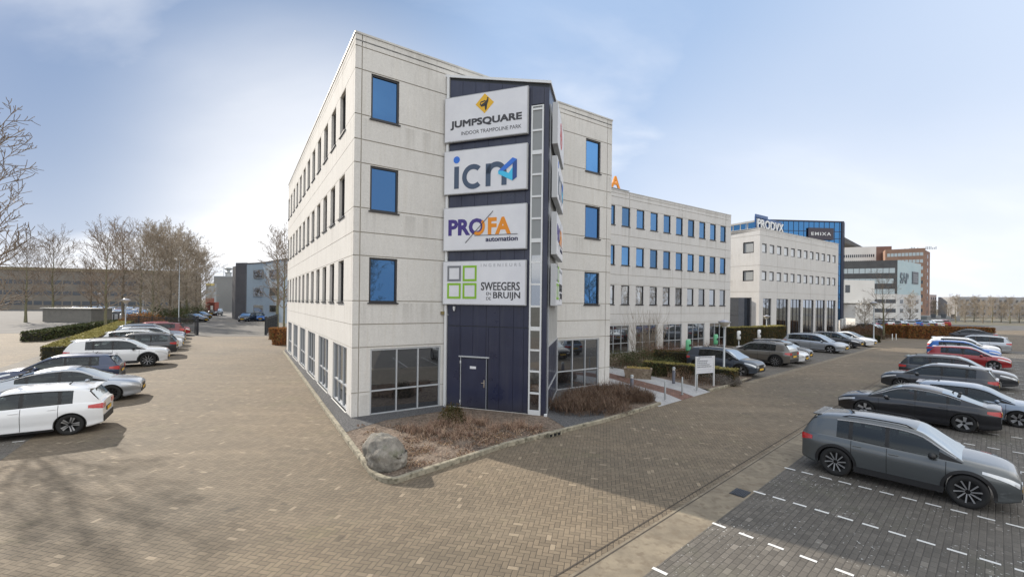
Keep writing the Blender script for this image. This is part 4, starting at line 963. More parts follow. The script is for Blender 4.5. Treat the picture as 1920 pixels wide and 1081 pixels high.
gry = empty('warehouse', (0, 0, 0), 0, 'plain grey windowless warehouse at the end of the yard', 'warehouse')
A_, d_, L_, z_ = slab(gry, 'wall', 401, 440, 518.5, 150, 150, m_noise('grey_cladding', (.19, .19, .185), (.23, .23, .22), .1, .7, 0), back=20)
b = MB(); b.box(0, L_, -.2, .1, z_ - .05, z_ + .25, 0, frameM(A_, d_, 0, 0, 0)); b.build('roof_edge', MT['louvre'], gry)
ct = empty('control_tower', (0, 0, 0), 0, 'small distant control tower with flat wide cap above the warehouse roof', 'tower')
c_ = PD(428.5, 503.5, 220); s_ = 220 / FPX
b = MB(); M_ = Matrix.Translation((c_[0], c_[1], c_[2]))
b.lathe([(0, 2.0*s_*1), (4*s_, 2.0*s_), (7.5*s_, 0), (4*s_, -2.6*s_), (0, -2.8*s_)], 12, 0, M_); b.build('cap', MT['louvre'], ct)
b = MB(); b.lathe([(5.2*s_, -9*s_), (5.8*s_, -8*s_), (5.8*s_, -7*s_), (2.6*s_, -6.4*s_), (2.6*s_, -2.4*s_)], 12, 0, M_); b.lathe([(5*s_, -60*s_), (5*s_, -9*s_)], 10, 0, M_); b.build('shaft', MT['galv'], ct)
b = MB(); c2_ = PD(419.5, 518, 190); b.tube([c2_, (c2_[0], c2_[1], c2_[2] + 5.2)], [.12, .06], 5); b.tube([(c2_[0]-.8, c2_[1], c2_[2]+3.5), (c2_[0]+.8, c2_[1], c2_[2]+3.5)], [.08, .08], 4); b.tube([(c2_[0]-.6, c2_[1], c2_[2]+2), (c2_[0]+.6, c2_[1], c2_[2]+2)], [.08, .08], 4)
tag(b.build('antenna_mast', MT['galv']), 'thin mast with cross arms rising behind the grey warehouse', 'antenna')
lw_ = empty('office_building', (0, 0, 0), 0, 'long grey brown building behind the bare trees on the left', 'office building')
A_, d_, L_, z_ = slab(lw_, 'wall', -60, 345, 498, 142, 158, m_noise('grey_brown_brick', (.15, .135, .115), (.19, .17, .145), .3, .9, 0), back=14)
b = MB(); b.box(0, L_, -.3, .25, z_ - 1.0, z_ + .05, 0, frameM(A_, d_, 0, 0, 0)); b.build('roof_edge', m_noise('fascia_olive', (.17, .145, .085), (.2, .17, .11), .3, .8, 0), lw_)
for r_, z0 in enumerate((8.6, 5.0, 1.6)): winrow(lw_, A_, d_, L_, 22, 2.2, z0, z0 + 1.35, WL_ if r_ == 9 else WW, 1.0)
yb = empty('shed', (0, 0, 0), 0, 'low building with red brick and yellow roof edge at the yard end', 'building')
A_, d_, L_, z_ = slab(yb, 'wall', 386, 402, 531, 142, 142, MT['louvre'], back=1)
b = MB(); b.box(0, L_, -.1, .12, z_ - .7, z_, 0, frameM(A_, d_, 0, 0, 0)); b.build('roof_edge', mat('yellow_trim', (.55, .45, .16), .6), yb)
b = MB(); b.box(0, L_, 0, .12, 0, 4.6, 0, frameM(A_, d_, 0, 0, 0)); b.build('plinth', m_noise('red_brick', (.20, .06, .045), (.26, .09, .06), .6, .85, 0), yb)
bs = empty('bike_shed', (0, 0, 0), 0, 'grey timber shed with flat roof left behind the low hedge', 'shed')
A_, d_, L_, z_ = slab(bs, 'wall', 80, 171, 578, 76, 76, m_noise('grey_timber', (.15, .145, .13), (.20, .19, .17), 1.5, .9, 0), back=4)
b = MB(); b.box(-.2, L_ + .2, -4.2, .3, z_, z_ + .15, 0, frameM(A_, d_, 0, 0, 0)); b.build('roof', MT['coping'], bs)
fwall = empty('fence', (0, 0, 0), 0, 'pale slatted panel fence between the bare tree trunks on the left', 'fence')
A_, d_, L_, z_ = slab(fwall, 'panel', 204, 240, 589, 84, 86, m_noise('pale_fence', (.46, .48, .50), (.52, .53, .54), .6, .7, 0), back=.08)
b = MB()
for k in range(5): b.box(k*L_/4 - .07, k*L_/4 + .07, .0, .12, 0, z_ + .1, 0, frameM(A_, d_, 0, 0, 0))
b.build('post', MT['dark_metal'], fwall)

# ================================================================== cars
def pchip(pts):
    xs = [p[0] for p in pts]; ys = [p[1] for p in pts]; n = len(xs); h = [xs[i+1]-xs[i] for i in range(n-1)]; dl = [(ys[i+1]-ys[i])/h[i] for i in range(n-1)]
    m = [dl[0]] + [0 if dl[i-1]*dl[i] <= 0 else (h[i-1]+h[i])*3/((2*h[i]+h[i-1])/dl[i-1] + (h[i]+2*h[i-1])/dl[i]) for i in range(1, n-1)] + [dl[-1]]
    def f(x):
        if x <= xs[0]: return ys[0]
        if x >= xs[-1]: return ys[-1]
        i = max(k for k in range(n-1) if xs[k] <= x); t = (x-xs[i])/h[i]
        return (1+2*t)*(1-t)**2*ys[i] + t*(1-t)**2*h[i]*m[i] + t*t*(3-2*t)*ys[i+1] + t*t*(t-1)*h[i]*m[i+1]
    return f
WHEEL = {}
def wheel_meshes(style, r_=.335):
    if style in WHEEL: return WHEEL[style]
    b = MB(); rt = Matrix.Rotation(R(90), 4, 'X')
    b.lathe([(r_*.72, -.10), (r_*.93, -.105), (r_, -.075), (r_, .075), (r_*.93, .105), (r_*.72, .10), (r_*.60, .06)], 32, 0, rt); ty = b.data('tyre', [MT['tyre']])
    b = MB(); rr = r_*.72
    b.lathe([(rr, -.10), (rr*.96, -.102), (rr*.92, -.08), (rr*.90, .06)], 32, 0, rt)      # barrel and lip; outer face is at -y side
    b.lathe([(.035, -.088), (.055, -.080), (.06, -.05)], 16, 0, rt); b.lathe([(0, -.09), (.035, -.088)], 16, 0, rt)
    n = {'multi': 10, 'five': 5, 'twin': 7, 'turbine': 5, 'black': 10}[style]; wd = {'multi': .022, 'five': .060, 'twin': .034, 'turbine': .085, 'black': .02}[style]
    for k in range(n):
        a = 2*math.pi*k/n; tw = .18 if style in ('multi', 'turbine') else 0
        def pt(rad, off, y, aa=0): c_ = math.cos(a + aa); s_ = math.sin(a + aa); return (rad*c_ - off*s_, y, rad*s_ + off*c_)
        i0, i1 = .045, rr*.93
        for side in ((-1, 1) if style in ('twin', 'five') else (0,)):
            oo = side*.018 if style == 'twin' else side*.012
            vs = [pt(i0, oo*.4 - wd*.4, -.082), pt(i0, oo*.4 + wd*.4, -.082), pt(i1, oo*1.8 + wd*.6, -.095, tw), pt(i1, oo*1.8 - wd*.6, -.095, tw),
                  pt(i0, oo*.4 - wd*.4, -.05), pt(i0, oo*.4 + wd*.4, -.05), pt(i1, oo*1.8 + wd*.6, -.06, tw), pt(i1, oo*1.8 - wd*.6, -.06, tw)]
            b.mesh(vs, [(0, 1, 2, 3), (4, 7, 6, 5), (0, 4, 5, 1), (1, 5, 6, 2), (2, 6, 7, 3), (3, 7, 4, 0)])
    ri = b.data('rim', [MT['rimd'] if style in ('black',) else MT['rim']])
    b = MB(); b.lathe([(rr*.89, .02), (0, .02)], 24, 0, rt); b.lathe([(rr*.5, -.02), (.05, -.02)], 20, 0, rt); br_ = b.data('hub_disc', [MT['under']])
    WHEEL[style] = (ty, ri, br_); return WHEEL[style]
def link(me, name, parent, loc=(0,0,0), rz=0):
    o = bpy.data.objects.new(name, me); COL.objects.link(o); o.parent = parent; o.location = loc; o.rotation_euler = (0, 0, rz); return o

SPEC = {
 'suv': dict(L=4.30, W=1.82, belt=[(-2.15,1.00),(-1.6,1.03),(0,.985),(1.0,.955),(1.55,.92),(1.95,.84),(2.15,.74)], hood=[(-2.15,1.02),(-2.05,1.05),(.9,1.05),(1.05,1.05),(1.7,1.0),(2.0,.92),(2.12,.82),(2.15,.76)],
   roof=[(-2.13,1.04),(-2.02,1.26),(-1.88,1.47),(-1.6,1.55),(-.6,1.61),(.0,1.60),(.40,1.54),(.82,1.30),(1.22,1.02)], wb=(1.30,-1.31), arch=.42, sill=.24, glass=(-1.30,.80), ws=(.36,1.20), rw=(-2.05,-1.80), pill=(-.20,-.98), clad=True, rails=True, wr=.37),
 'sedan': dict(L=4.70, W=1.85, belt=[(-2.35,.90),(-1.7,.945),(-.6,.93),(.7,.88),(1.6,.80),(2.15,.70),(2.35,.62)], hood=[(-2.35,.94),(-2.1,.985),(-1.6,.98),(.9,.95),(1.1,.94),(1.8,.86),(2.2,.75),(2.32,.67),(2.35,.63)],
   roof=[(-2.0,.985),(-1.5,1.15),(-1.0,1.32),(-.4,1.42),(.0,1.44),(.35,1.40),(.9,1.15),(1.32,.92)], wb=(1.42,-1.44), arch=.375, sill=.17, glass=(-1.35,.85), ws=(.30,1.30), rw=(-1.9,-.85), pill=(-.12,-1.02), clad=False, rails=False, wr=.335),
 'hatch': dict(L=4.10, W=1.77, belt=[(-2.05,.92),(-1.6,.97),(0,.93),(1.0,.87),(1.5,.83),(1.88,.74),(2.05,.66)], hood=[(-2.05,.95),(.9,.97),(1.1,.95),(1.6,.90),(1.88,.82),(2.02,.73),(2.05,.68)],
   roof=[(-1.98,.95),(-1.84,1.20),(-1.70,1.38),(-1.45,1.44),(-.5,1.48),(-.05,1.475),(.3,1.41),(.8,1.15),(1.18,.93)], wb=(1.24,-1.30), arch=.365, sill=.19, glass=(-1.35,.78), ws=(.24,1.15), rw=(-1.93,-1.72), pill=(-.22,-1.05), clad=False, rails=False, wr=.325),
 'wagon': dict(L=4.65, W=1.81, belt=[(-2.32,.97),(-1.7,.99),(0,.95),(1.1,.89),(1.7,.84),(2.12,.75),(2.32,.66)], hood=[(-2.32,1.0),(.9,.99),(1.15,.97),(1.8,.91),(2.15,.82),(2.29,.73),(2.32,.68)],
   roof=[(-2.28,.99),(-2.12,1.24),(-1.92,1.44),(-1.6,1.52),(-.5,1.57),(.0,1.56),(.4,1.48),(.9,1.20),(1.28,.95)], wb=(1.38,-1.33), arch=.375, sill=.21, glass=(-1.85,.88), ws=(.32,1.26), rw=(-2.22,-1.98), pill=(-.10,-.98), clad=False, rails=True, wr=.335),
}
def make_car(kind, wheel='multi', black_roof=False):
    S = SPEC[kind]; L = S['L']; hw = S['W']/2; belt = pchip(S['belt']); hood = pchip(S['hood']); roof = pchip(S['roof']); ar = S['arch']; wz_ = S['wr'] - .01
    root = empty(kind, (0, 0, 0))
    def Wx(x):
        t = 1.0
        f = (x - (L/2 - .85)) / .85
        if f > 0: t *= 1 - .30*f**2.3
        r_ = (-x - (L/2 - .55)) / .55
        if r_ > 0: t *= 1 - .17*r_**2.2
        return hw*t
    _pf = pchip([(.15, .940), (.26, .962), (.38, .960), (.47, .982), (.60, .996), (.70, 1.0), (.78, .990)])
    def prof(z, zb):
        zz = z * .95 / max(.8, zb) if z > .5 else z
        return _pf(min(zz, .78)) - (.055*((zz - .78)/.17)**1.3 if zz > .78 else 0)
    def zlow(x):
        base = S['sill'] + .09*max(0, (abs(x) - (L/2 - .5))/.5)**1.5
        for xc in S['wb']:
            d_ = ar**2 - (x - xc)**2
            if d_ > 0: base = max(base, wz_ + math.sqrt(d_))
        return base
    xs = set(round(-L/2 + L*i/44, 4) for i in range(45))
    for xc in S['wb']:
        xs = {x for x in xs if abs(x - xc) > ar + .02}
        for k in range(17): xs.add(round(xc + ar*math.cos(math.pi*k/16)*.9999, 4))
        xs.add(round(xc + ar + .015, 4)); xs.add(round(xc - ar - .015, 4))
    for k in (.02, .06, .12, .2): xs.add(round(L/2 - k, 4)); xs.add(round(-L/2 + k, 4))
    xs = sorted(x for x in xs if -L/2 <= x <= L/2)
    # ---- lower body
    b = MB(); NZ = 15; rings = []
    for x in xs:
        zb = belt(x); zt = max(hood(x), zb + .005); zl_ = min(zlow(x), zb - .03); w = Wx(x); r_ = []
        r_.append((x, 0, zl_)); r_.append((x, .86*w, zl_))
        for k in range(NZ): z = zl_ + (zb - zl_)*k/(NZ - 1); r_.append((x, w*prof(z, zb), z))
        r_.append((x, w*.885, zb + (zt - zb)*.55)); r_.append((x, w*.74, zb + (zt - zb)*.9)); r_.append((x, w*.4, zt)); r_.append((x, 0, zt + .008))
        rings.append(r_)
    n = len(rings[0])
    for sgn in (1, -1):
        vs = [(p[0], p[1]*sgn, p[2]) for r_ in rings for p in r_]; fs = []
        for i in range(len(rings) - 1):
            for k in range(n - 1):
                f = (i*n+k, (i+1)*n+k, (i+1)*n+k+1, i*n+k+1); fs.append(f if sgn > 0 else f[::-1])
        e0 = tuple(range(n)); e1 = tuple(range((len(rings)-1)*n, len(rings)*n)); fs.append(e0[::1] if sgn > 0 else e0[::-1]); fs.append(e1[::-1] if sgn > 0 else e1)
        nf = len(b.f); b.mesh(vs, fs, 0, True)
        # underside and arch tunnels in matt black, end caps flat
        for j in range(nf, len(b.f) - 2):
            if (j - nf) % (n - 1) in (0, 1): b.m[j] = 1
            if (j - nf) % (n - 1) >= n - 4 and S['rw'][0] < (rings[(j - nf)//(n - 1)][0][0] + rings[min(len(rings) - 1, (j - nf)//(n - 1) + 1)][0][0])/2 < S['ws'][1] - .1: b.m[j] = 1
        b.sm[-1] = b.sm[-2] = False
    mats = [PT['grey'], MT['under'], MT['black'], PT['grey']]
    # ---- greenhouse
    x0, x1 = S['roof'][0][0], S['roof'][-1][0]
    gx = set(round(x0 + (x1 - x0)*i/40, 4) for i in range(41)) | {S['glass'][0], S['glass'][1], S['ws'][0], S['ws'][1], S['rw'][0], S['rw'][1]}
    for p in S['pill']: gx |= {round(p - .045, 4), round(p + .045, 4)}
    gx = sorted(gx)
    def ring(x):
        zb = belt(x) - .01; zb = min(zb, hood(x)); zr_ = max(roof(x), zb + .002); h = zr_ - zb; cr = .075*min(1, h/.3); w = Wx(x)*.925; hs = h - cr; tum = .30 if kind != 'sedan' else .42
        def yy(z): t = z - zb; return max(.3*w, w - tum*t*(.55 + .45*min(1, t/.5)) )
        r_ = []
        for k in range(6): t = (0, .07, .36, .66, .90, 1)[k]; z = zb + hs*t; r_.append((x, yy(z), z))
        ye = yy(zb + hs); r_ += [(x, ye*.93, zb + hs + cr*.5), (x, ye*.72, zb + hs + cr*.82), (x, ye*.36, zb + hs + cr*.97), (x, 0, zr_)]
        return r_
    gr_ = [ring(x) for x in gx]; ng = len(gr_[0])
    glassb = {k: MB() for k in ('windscreen', 'rear_window', 'side_window')}
    sw = {}
    for i in range(len(gx) - 1):
        xm = (gx[i] + gx[i+1])/2
        for k in range(ng - 1):
            kind_ = 'p'
            hgt = roof(xm) - belt(xm)
            if 1 <= k <= 3 and S['glass'][0] < xm < S['glass'][1] and hgt > .12:
                kind_ = 'side'
                if abs(xm - S['pill'][0]) < .045 or abs(xm - S['pill'][1]) < .045: kind_ = 't'
            elif 1 <= k <= 3 and S['glass'][1] <= xm < S['ws'][1] and hgt > .06: kind_ = 't' if k < 3 else 'p'
            elif k == 0 and S['glass'][0] < xm < S['ws'][1]: kind_ = 't'
            elif k >= 6 and S['ws'][0] < xm < S['ws'][1]: kind_ = 'ws'
            elif k >= 6 and S['rw'][0] < xm < S['rw'][1]: kind_ = 'rw'
            elif k == 5 and S['rw'][0] < xm < S['rw'][1]: kind_ = 't'
            for sgn in (1, -1):
                q = [gr_[i][k], gr_[i+1][k], gr_[i+1][k+1], gr_[i][k+1]]; q = [(p[0], p[1]*sgn, p[2]) for p in q]
                if sgn < 0: q = q[::-1]
                if kind_ == 'p': b.quad(*q, 3 if (k >= 5) else 0, True)
                elif kind_ == 't': b.quad(*q, 2, True)
                elif kind_ == 'ws': glassb['windscreen'].quad(*q, 0, True)
                elif kind_ == 'rw': glassb['rear_window'].quad(*q, 0, True)
                else:
                    seg = 0 if xm > S['pill'][0] else (1 if xm > S['pill'][1] else 2)
                    sw.setdefault((seg, sgn), MB()).quad(*q, 0, True)
    body = b.build('body', mats, root, weld=True)
    for nme in ('windscreen', 'rear_window'): glassb[nme].build(nme, MT['cglass'], root, weld=True)
    for key in sorted(sw): sw[key].build('side_window', MT['cglass'], root, weld=True)
    # ---- seats seen through the glass
    zs = belt(0) - .02; zr1 = roof(-.1) - zs
    for xs2, ys2 in ((.02, .36), (.02, -.36), (S['pill'][1] + .05, .36), (S['pill'][1] + .05, -.36)):
        sb = MB(); M_ = Matrix.Translation((xs2 - .25, ys2, zs)) @ Matrix.Rotation(R(-12), 4, 'Y')
        sb.box(-.06, .07, -.23, .23, -.05, zr1*.42, 0, M_); sb.box(-.05, .05, -.13, .13, zr1*.47, zr1*.72, 0, M_); st_ = sb.build('seat', m_seat, root); bevel(st_, .03, 2)
    # ---- surface patches
    def sp(x, z, sgn, off=.0):
        zb = belt(x); w = Wx(x)*prof(min(z, zb), zb); e = .02; dw = (Wx(x+e) - Wx(x-e))/(2*e); nv = Vector((-dw, 1, 0)).normalized()
        return Vector((x + nv.x*off, (w + nv.y*off)*sgn, z))
    def patch(bm_, x0_, x1_, z0f, z1f, sgn, off=.008, nx=7, mi=0):
        g_ = []
        for i in range(nx + 1):
            x = x0_ + (x1_ - x0_)*i/nx; g_.append([sp(x, z, sgn, off) for z in (z0f(i/nx), (z0f(i/nx) + z1f(i/nx))/2, z1f(i/nx))])
        for i in range(nx):
            for k in range(2):
                q = [g_[i][k], g_[i+1][k], g_[i+1][k+1], g_[i][k+1]]; bm_.quad(*(q if sgn > 0 else q[::-1]), mi, True)
    xf, xr = L/2, -L/2; zf = belt(xf - .1)
    for sgn in (1, -1):
        lb = MB(); patch(lb, xf - .62, xf - .03, lambda t: belt(xf - .62 + .59*t) - .09 - .05*t, lambda t: belt(xf - .62 + .59*t) - .035, sgn)
        we = Wx(xf)*.95; lb.box(xf + .002, xf + .014, min(sgn*we*.60, sgn*we*1.0), max(sgn*we*.60, sgn*we*1.0), zf - .19, zf - .08)
        lb.build('headlight', MT['lamp'], root)
        tb = MB(); zt_ = belt(xr + .1); patch(tb, xr + .01, xr + (.28 if kind == 'suv' else .34), lambda t: zt_ - .20 + .06*t, lambda t: zt_ - .03 - .02*t, sgn)
        wr_ = Wx(xr)*.97; tb.box(xr - .014, xr - .002, min(sgn*wr_*.62, sgn*wr_), max(sgn*wr_*.62, sgn*wr_), zt_ - .20, zt_ - .05)
        tb.build('tail_light', MT['red'], root)
        # door seams and handles
        db_ = MB()
        for xd in (S['glass'][1] + .12, S['pill'][0], S['pill'][1] + .02):
            zt2 = belt(xd) - .01; z_0 = S['sill'] + .06
            for i in range(8):
                za, zb2 = z_0 + (zt2 - z_0)*i/8, z_0 + (zt2 - z_0)*(i+1)/8
                q = [sp(xd - .006, za, sgn, .003), sp(xd + .006, za, sgn, .003), sp(xd + .006, zb2, sgn, .003), sp(xd - .006, zb2, sgn, .003)]; db_.quad(*(q if sgn > 0 else q[::-1]))
        db_.build('door_seam', MT['under'], root)
        for xd in (S['pill'][0] + .14, S['pill'][1] + .15):
            hb = MB(); c_ = sp(xd, belt(xd) - .12, sgn, .012); hb.box(c_.x - .10, c_.x + .10, c_.y - .012, c_.y + .012, c_.z - .014, c_.z + .014); h_ = hb.build('door_handle', PT['grey'], root); bevel(h_, .008, 1)
        # mirror
        xm = S['glass'][1] - .12; c_ = Vector((xm, Wx(xm)*1.06, belt(xm) + .07))
        mb = MB(); mm = Matrix.Translation((c_.x, c_.y*sgn, c_.z)) @ Matrix.Diagonal((.085, .115, .07, 1)); mb.lathe([(0, -1), (.5, -.87), (.87, -.5), (1, 0), (.87, .5), (.5, .87), (0, 1)], 12, 0, mm)
        ml = mb.build('mirror', MT['black'] if S['clad'] else PT['grey'], root); mb = MB(); mb.box(xm - .03, xm + .04, min(sgn*Wx(xm)*.9, sgn*c_.y*.95), max(sgn*Wx(xm)*.9, sgn*c_.y*.95), c_.z - .075, c_.z - .045); mb.build('stalk', MT['black'], ml)
        # sill / arch cladding
        cb_ = MB(); cw = .065 if S['clad'] else .018
        for xc in S['wb']:
            for i in range(20):
                a0, a1 = math.pi*(i/20)*1.10 - .05*math.pi, math.pi*((i+1)/20)*1.10 - .05*math.pi
                def ap(a, rr): x = xc + rr*math.cos(a); z = max(S['sill'], wz_ + rr*math.sin(a)); return sp(max(xr, min(xf, x)), z, sgn, .010)
                q = [ap(a0, ar - .006), ap(a0, ar + cw), ap(a1, ar + cw), ap(a1, ar - .006)]; cb_.quad(*(q if sgn < 0 else q[::-1]))
        xa, xb = S['wb'][1] + ar, S['wb'][0] - ar
        for i in range(8):
            u0, u1 = xa + (xb - xa)*i/8, xa + (xb - xa)*(i+1)/8; zt3 = S['sill'] + (.13 if S['clad'] else .05)
            q = [sp(u0, S['sill'] - .02, sgn, .009), sp(u1, S['sill'] - .02, sgn, .009), sp(u1, zt3, sgn, .009), sp(u0, zt3, sgn, .009)]; cb_.quad(*(q if sgn > 0 else q[::-1]))
        cb_.build('cladding', MT['black'], root)
        # chrome line along the side glass
        ch = MB(); 
        pts_ = []
        for x in [S['glass'][0] + (S['ws'][1] - .1 - S['glass'][0])*i/16 for i in range(17)]: r_ = ring(x); pts_.append((x, (r_[4][1] + .012)*sgn, r_[4][2] + .015))
        ch.tube(pts_, [.015]*len(pts_), 4, sm=False); ch.build('trim', MT['trim'] if kind in ('suv', 'sedan') else MT['black'], root)
        if S['rails']:
            rb = MB(); pts_ = []
            for i in range(11): x = S['glass'][0] + .1 + (S['ws'][0] - S['glass'][0] - .15)*i/10; r_ = ring(x); pts_.append((x, r_[6][1]*.97*sgn, r_[6][2] + (.045 if 0 < i < 10 else .0)))
            rb.tube(pts_, [.016]*11, 5); rb.build('roof_rail', MT['black'] if kind == 'suv' else MT['galv'], root)
    # ---- front and rear furniture
    wf = Wx(xf)
    fb = MB(); fb.box(xf + .001, xf + .012, -wf*.50, wf*.50, zf - .20, zf - .07); fb.box(xf + .001, xf + .02, -wf*.80, wf*.80, S['sill'] + .12, S['sill'] + .24); fb.build('grille', MT['black'], root)
    pb = MB(); pb.box(xf + .022, xf + .03, -.26, .26, S['sill'] + .20, S['sill'] + .31); o = pb.build('number_plate', MT['plate'], root); o['label'] = 'yellow front number plate'
    rb = MB(); wr2 = Wx(xr); zr0 = S['sill'] + .10; rb.box(xr - .02, xr - .001, -wr2*.9, wr2*.9, zr0, zr0 + .20); rb.build('rear_bumper', MT['black'], root)
    pb = MB(); zp = zr0 + .30 if kind != 'sedan' else zr0 + .35; pb.box(xr - .03, xr - .02, -.26, .26, zp, zp + .11); pb.box(xr - .02, xr - .001, -.28, .28, zp - .01, zp + .12, 1); o = pb.build('number_plate', [MT['plate'], MT['black']], root); o['label'] = 'yellow rear number plate'
    if kind != 'sedan':
        spb = MB(); xs_ = S['rw'][1]; r_ = ring(xs_); spb.box(xs_ - .12, xs_ + .10, -r_[6][1]*.92, r_[6][1]*.92, roof(xs_) - .005, roof(xs_) + .028); sp_ = spb.build('spoiler', PT['grey'], root); bevel(sp_, .012, 1)
    ab = MB(); ab.tube([(S['glass'][0] + .25, 0, roof(S['glass'][0] + .25)), (S['glass'][0] + .17, 0, roof(S['glass'][0] + .25) + .07)], [.03, .008], 6); ab.build('antenna', MT['black'], root)
    # wheels
    ty, ri, hb_ = wheel_meshes(wheel)
    for xc in S['wb']:
        for sgn in (1, -1):
            w_ = link(ty, 'wheel', root, (xc, sgn*(hw - .125), S['wr']), 0 if sgn < 0 else math.pi)
            w_.scale = (S['wr']/.335,)*3
            link(ri, 'rim', w_); link(hb_, 'hub_disc', w_)
    root['wx'] = S['wb'][0]; root['wxr'] = S['wb'][1]; root['hw'] = hw; root['L'] = L
    return root
m_seat = mat('seat_fabric', (.035, .035, .038), .8)
PROTO = {}
def table_():
    t = {}
    for c in bpy.data.objects:
        if c.parent: t.setdefault(c.parent.name, []).append(c)
    return t
def place_car(kind, wheel, pt_, heading, label, group, anchor=None, ref='front', side='R', scale=1.0, at=None, name=None):
    key = (kind, wheel)
    if key not in PROTO:
        PROTO[key] = make_car(kind, wheel); root = PROTO[key]
        CH[key] = [c for c in kids(root)]; CH2[key] = {c.name: kids(c) for c in CH[key]}
        first = True
    else: first = False
    P = PROTO[key]
    if first: root = P; ch = CH[key]
    else:
        root = P.copy(); COL.objects.link(root); ch = []
        for c in CH[key]:
            d = c.copy(); COL.objects.link(d); d.parent = root; ch.append(d)
            for gch in CH2[key][c.name]: e = gch.copy(); COL.objects.link(e); e.parent = d
    root.name = 'parked_car'
    pm_ = PT[pt_]
    for c in ch:
        for s_ in c.material_slots:
            if s_.material and s_.material.name.startswith('paint_'): s_.link = 'OBJECT'; s_.material = pm_
    h = Vector((math.cos(heading), math.sin(heading), 0)); lft = Vector((-h.y, h.x, 0))
    if at is not None: pos = Vector((*at, 0))
    else:
        a_ = Vector((*G(*anchor), 0)); sx = {'front': P['wx'], 'rear': P['wxr'], 'nose': P['L']/2, 'tail': -P['L']/2}[ref]; sy = P['hw'] * (-1 if side == 'R' else (1 if side == 'L' else 0))
        pos = a_ - (h*sx + lft*sy)*scale
    root.location = (pos.x, pos.y, .008); root.rotation_euler = (0, 0, heading); root.scale = (scale,)*3
    tag(root, label, 'car', group); return root
CH = {}; CH2 = {}
GL = 'cars parked in the left hand row'; GRt = 'cars parked in the right hand row'; GM = 'cars parked in front of the set back wing'
hl_ = R(33); s1 = .97
# left row
place_car('hatch', 'five', 'white', hl_ + math.pi, 'white hatchback with red tail lamps to the yard, nearest in the left row', GL, (130, 816), 'rear', 'L', 1.0)
place_car('sedan', 'black', 'silver', hl_, 'silver hatchback with black wheels parked nose out in the left row', GL, (207, 753), 'front', 'R', 1.0)
place_car('hatch', 'five', 'navy', hl_ + math.pi, 'dark blue hatchback with pale roof glare, tail out beyond the silver car', GL, (222, 722), 'tail', 'L', 1.05)
place_car('suv', 'multi', 'white', hl_, 'white crossover with dark side glass parked nose out in the left row', GL, (277, 687), 'front', 'R', 1.12)
place_car('wagon', 'five', 'dark', hl_ + math.pi, 'dark grey estate parked tail out just beyond the white crossover', GL, (330, 667), 'tail', 'L', 1.10)
place_car('wagon', 'five', 'white', hl_, 'white car nose out behind the dark grey estate', GL, (341, 656), 'nose', 'R', 1.10)
place_car('suv', 'five', 'silver', hl_, 'silver crossover nose out, middle of the left row', GL, (345, 648), 'nose', 'R', 1.12)
place_car('wagon', 'multi', 'lightblue', hl_, 'pale blue silver estate nose out near the fence end of the row', GL, (346, 641), 'nose', 'R', 1.15)
place_car('hatch', 'multi', 'wine', hl_ + math.pi, 'dark red hatchback parked tail out near the black fence', GL, (345, 634), 'tail', 'L', 1.15)
place_car('hatch', 'twin', 'red', hl_, 'red car parked last in the left row beside the black fence', GL, (356, 629), 'nose', 'R', 1.12)
# yard behind gate
place_car('sedan', 'twin', 'black', R(-8), 'black saloon parked behind the black fence', 'cars in the rear yard', (378, 604), 'nose', 'R', 1.1)
place_car('hatch', 'twin', 'dark', R(-8), 'dark grey hatchback behind the black saloon in the rear yard', 'cars in the rear yard', (386, 598), 'nose', 'R', 1.12)
place_car('suv', 'twin', 'dark', R(-75), 'dark crossover facing the camera at the yard end', 'cars in the rear yard', (396, 592), 'nose', 'C', 1.2)
place_car('hatch', 'twin', 'slate', R(-80), 'dark grey blue hatchback facing the camera in front of the curved building', 'cars by the curved building', (454, 603), 'nose', 'C', 1.15)
place_car('hatch', 'twin', 'blue', R(-82), 'bright blue hatchback facing the camera in front of the curved building', 'cars by the curved building', (488, 602), 'nose', 'C', 1.15)
place_car('sedan', 'twin', 'dark', R(-84), 'dark saloon behind the bare tree by the curved building', 'cars by the curved building', (521, 603), 'nose', 'C', 1.15)
# right row
hr_ = ROAD - R(90)
place_car('suv', 'multi', 'grey', hr_, 'grey crossover with chrome roof line, nearest in the right row', GRt, (1561, 891), 'rear', 'R', .93).scale = (.895, .93, .955)
place_car('sedan', 'turbine', 'black', hr_ + math.pi, 'black saloon parked nose out next to the grey crossover', GRt, (1620, 781), 'front', 'L', .95)
place_car('hatch', 'five', 'lightblue', hr_, 'pale blue hatchback set deep in its bay behind the black saloon', GRt, (1703, 772), 'tail', 'R', .90)
place_car('hatch', 'multi', 'dark', hr_ + math.pi, 'dark grey hatchback nose out with pale headlamps in the right row', GRt, (1689, 733), 'front', 'L', 1.02)
place_car('wagon', 'five', 'dark', hr_, 'dark estate with silver roof edge parked tail out in the right row', GRt, (1684, 712), 'tail', 'R', 1.0)
place_car('hatch', 'five', 'red', hr_, 'red hatchback tail out near the far end of the right row', GRt, (1738, 684), 'tail', 'R', 1.02)
place_car('hatch', 'twin', 'blue', hr_, 'blue hatchback tail out beyond the red one', GRt, (1737, 670), 'tail', 'R', 1.05)
place_car('suv', 'five', 'white', hr_, 'white crossover beyond the blue hatchback', GRt, (1738, 664), 'tail', 'R', 1.05)
place_car('wagon', 'twin', 'silver', hr_ + math.pi, 'silver estate at the far right edge of the row', GRt, (1762, 655), 'nose', 'L', 1.05)
place_car('sedan', 'twin', 'dark', hr_ + math.pi, 'dark saloon half hidden at the end of the beech hedge', GRt, (1764, 636), 'nose', 'L', 1.1)
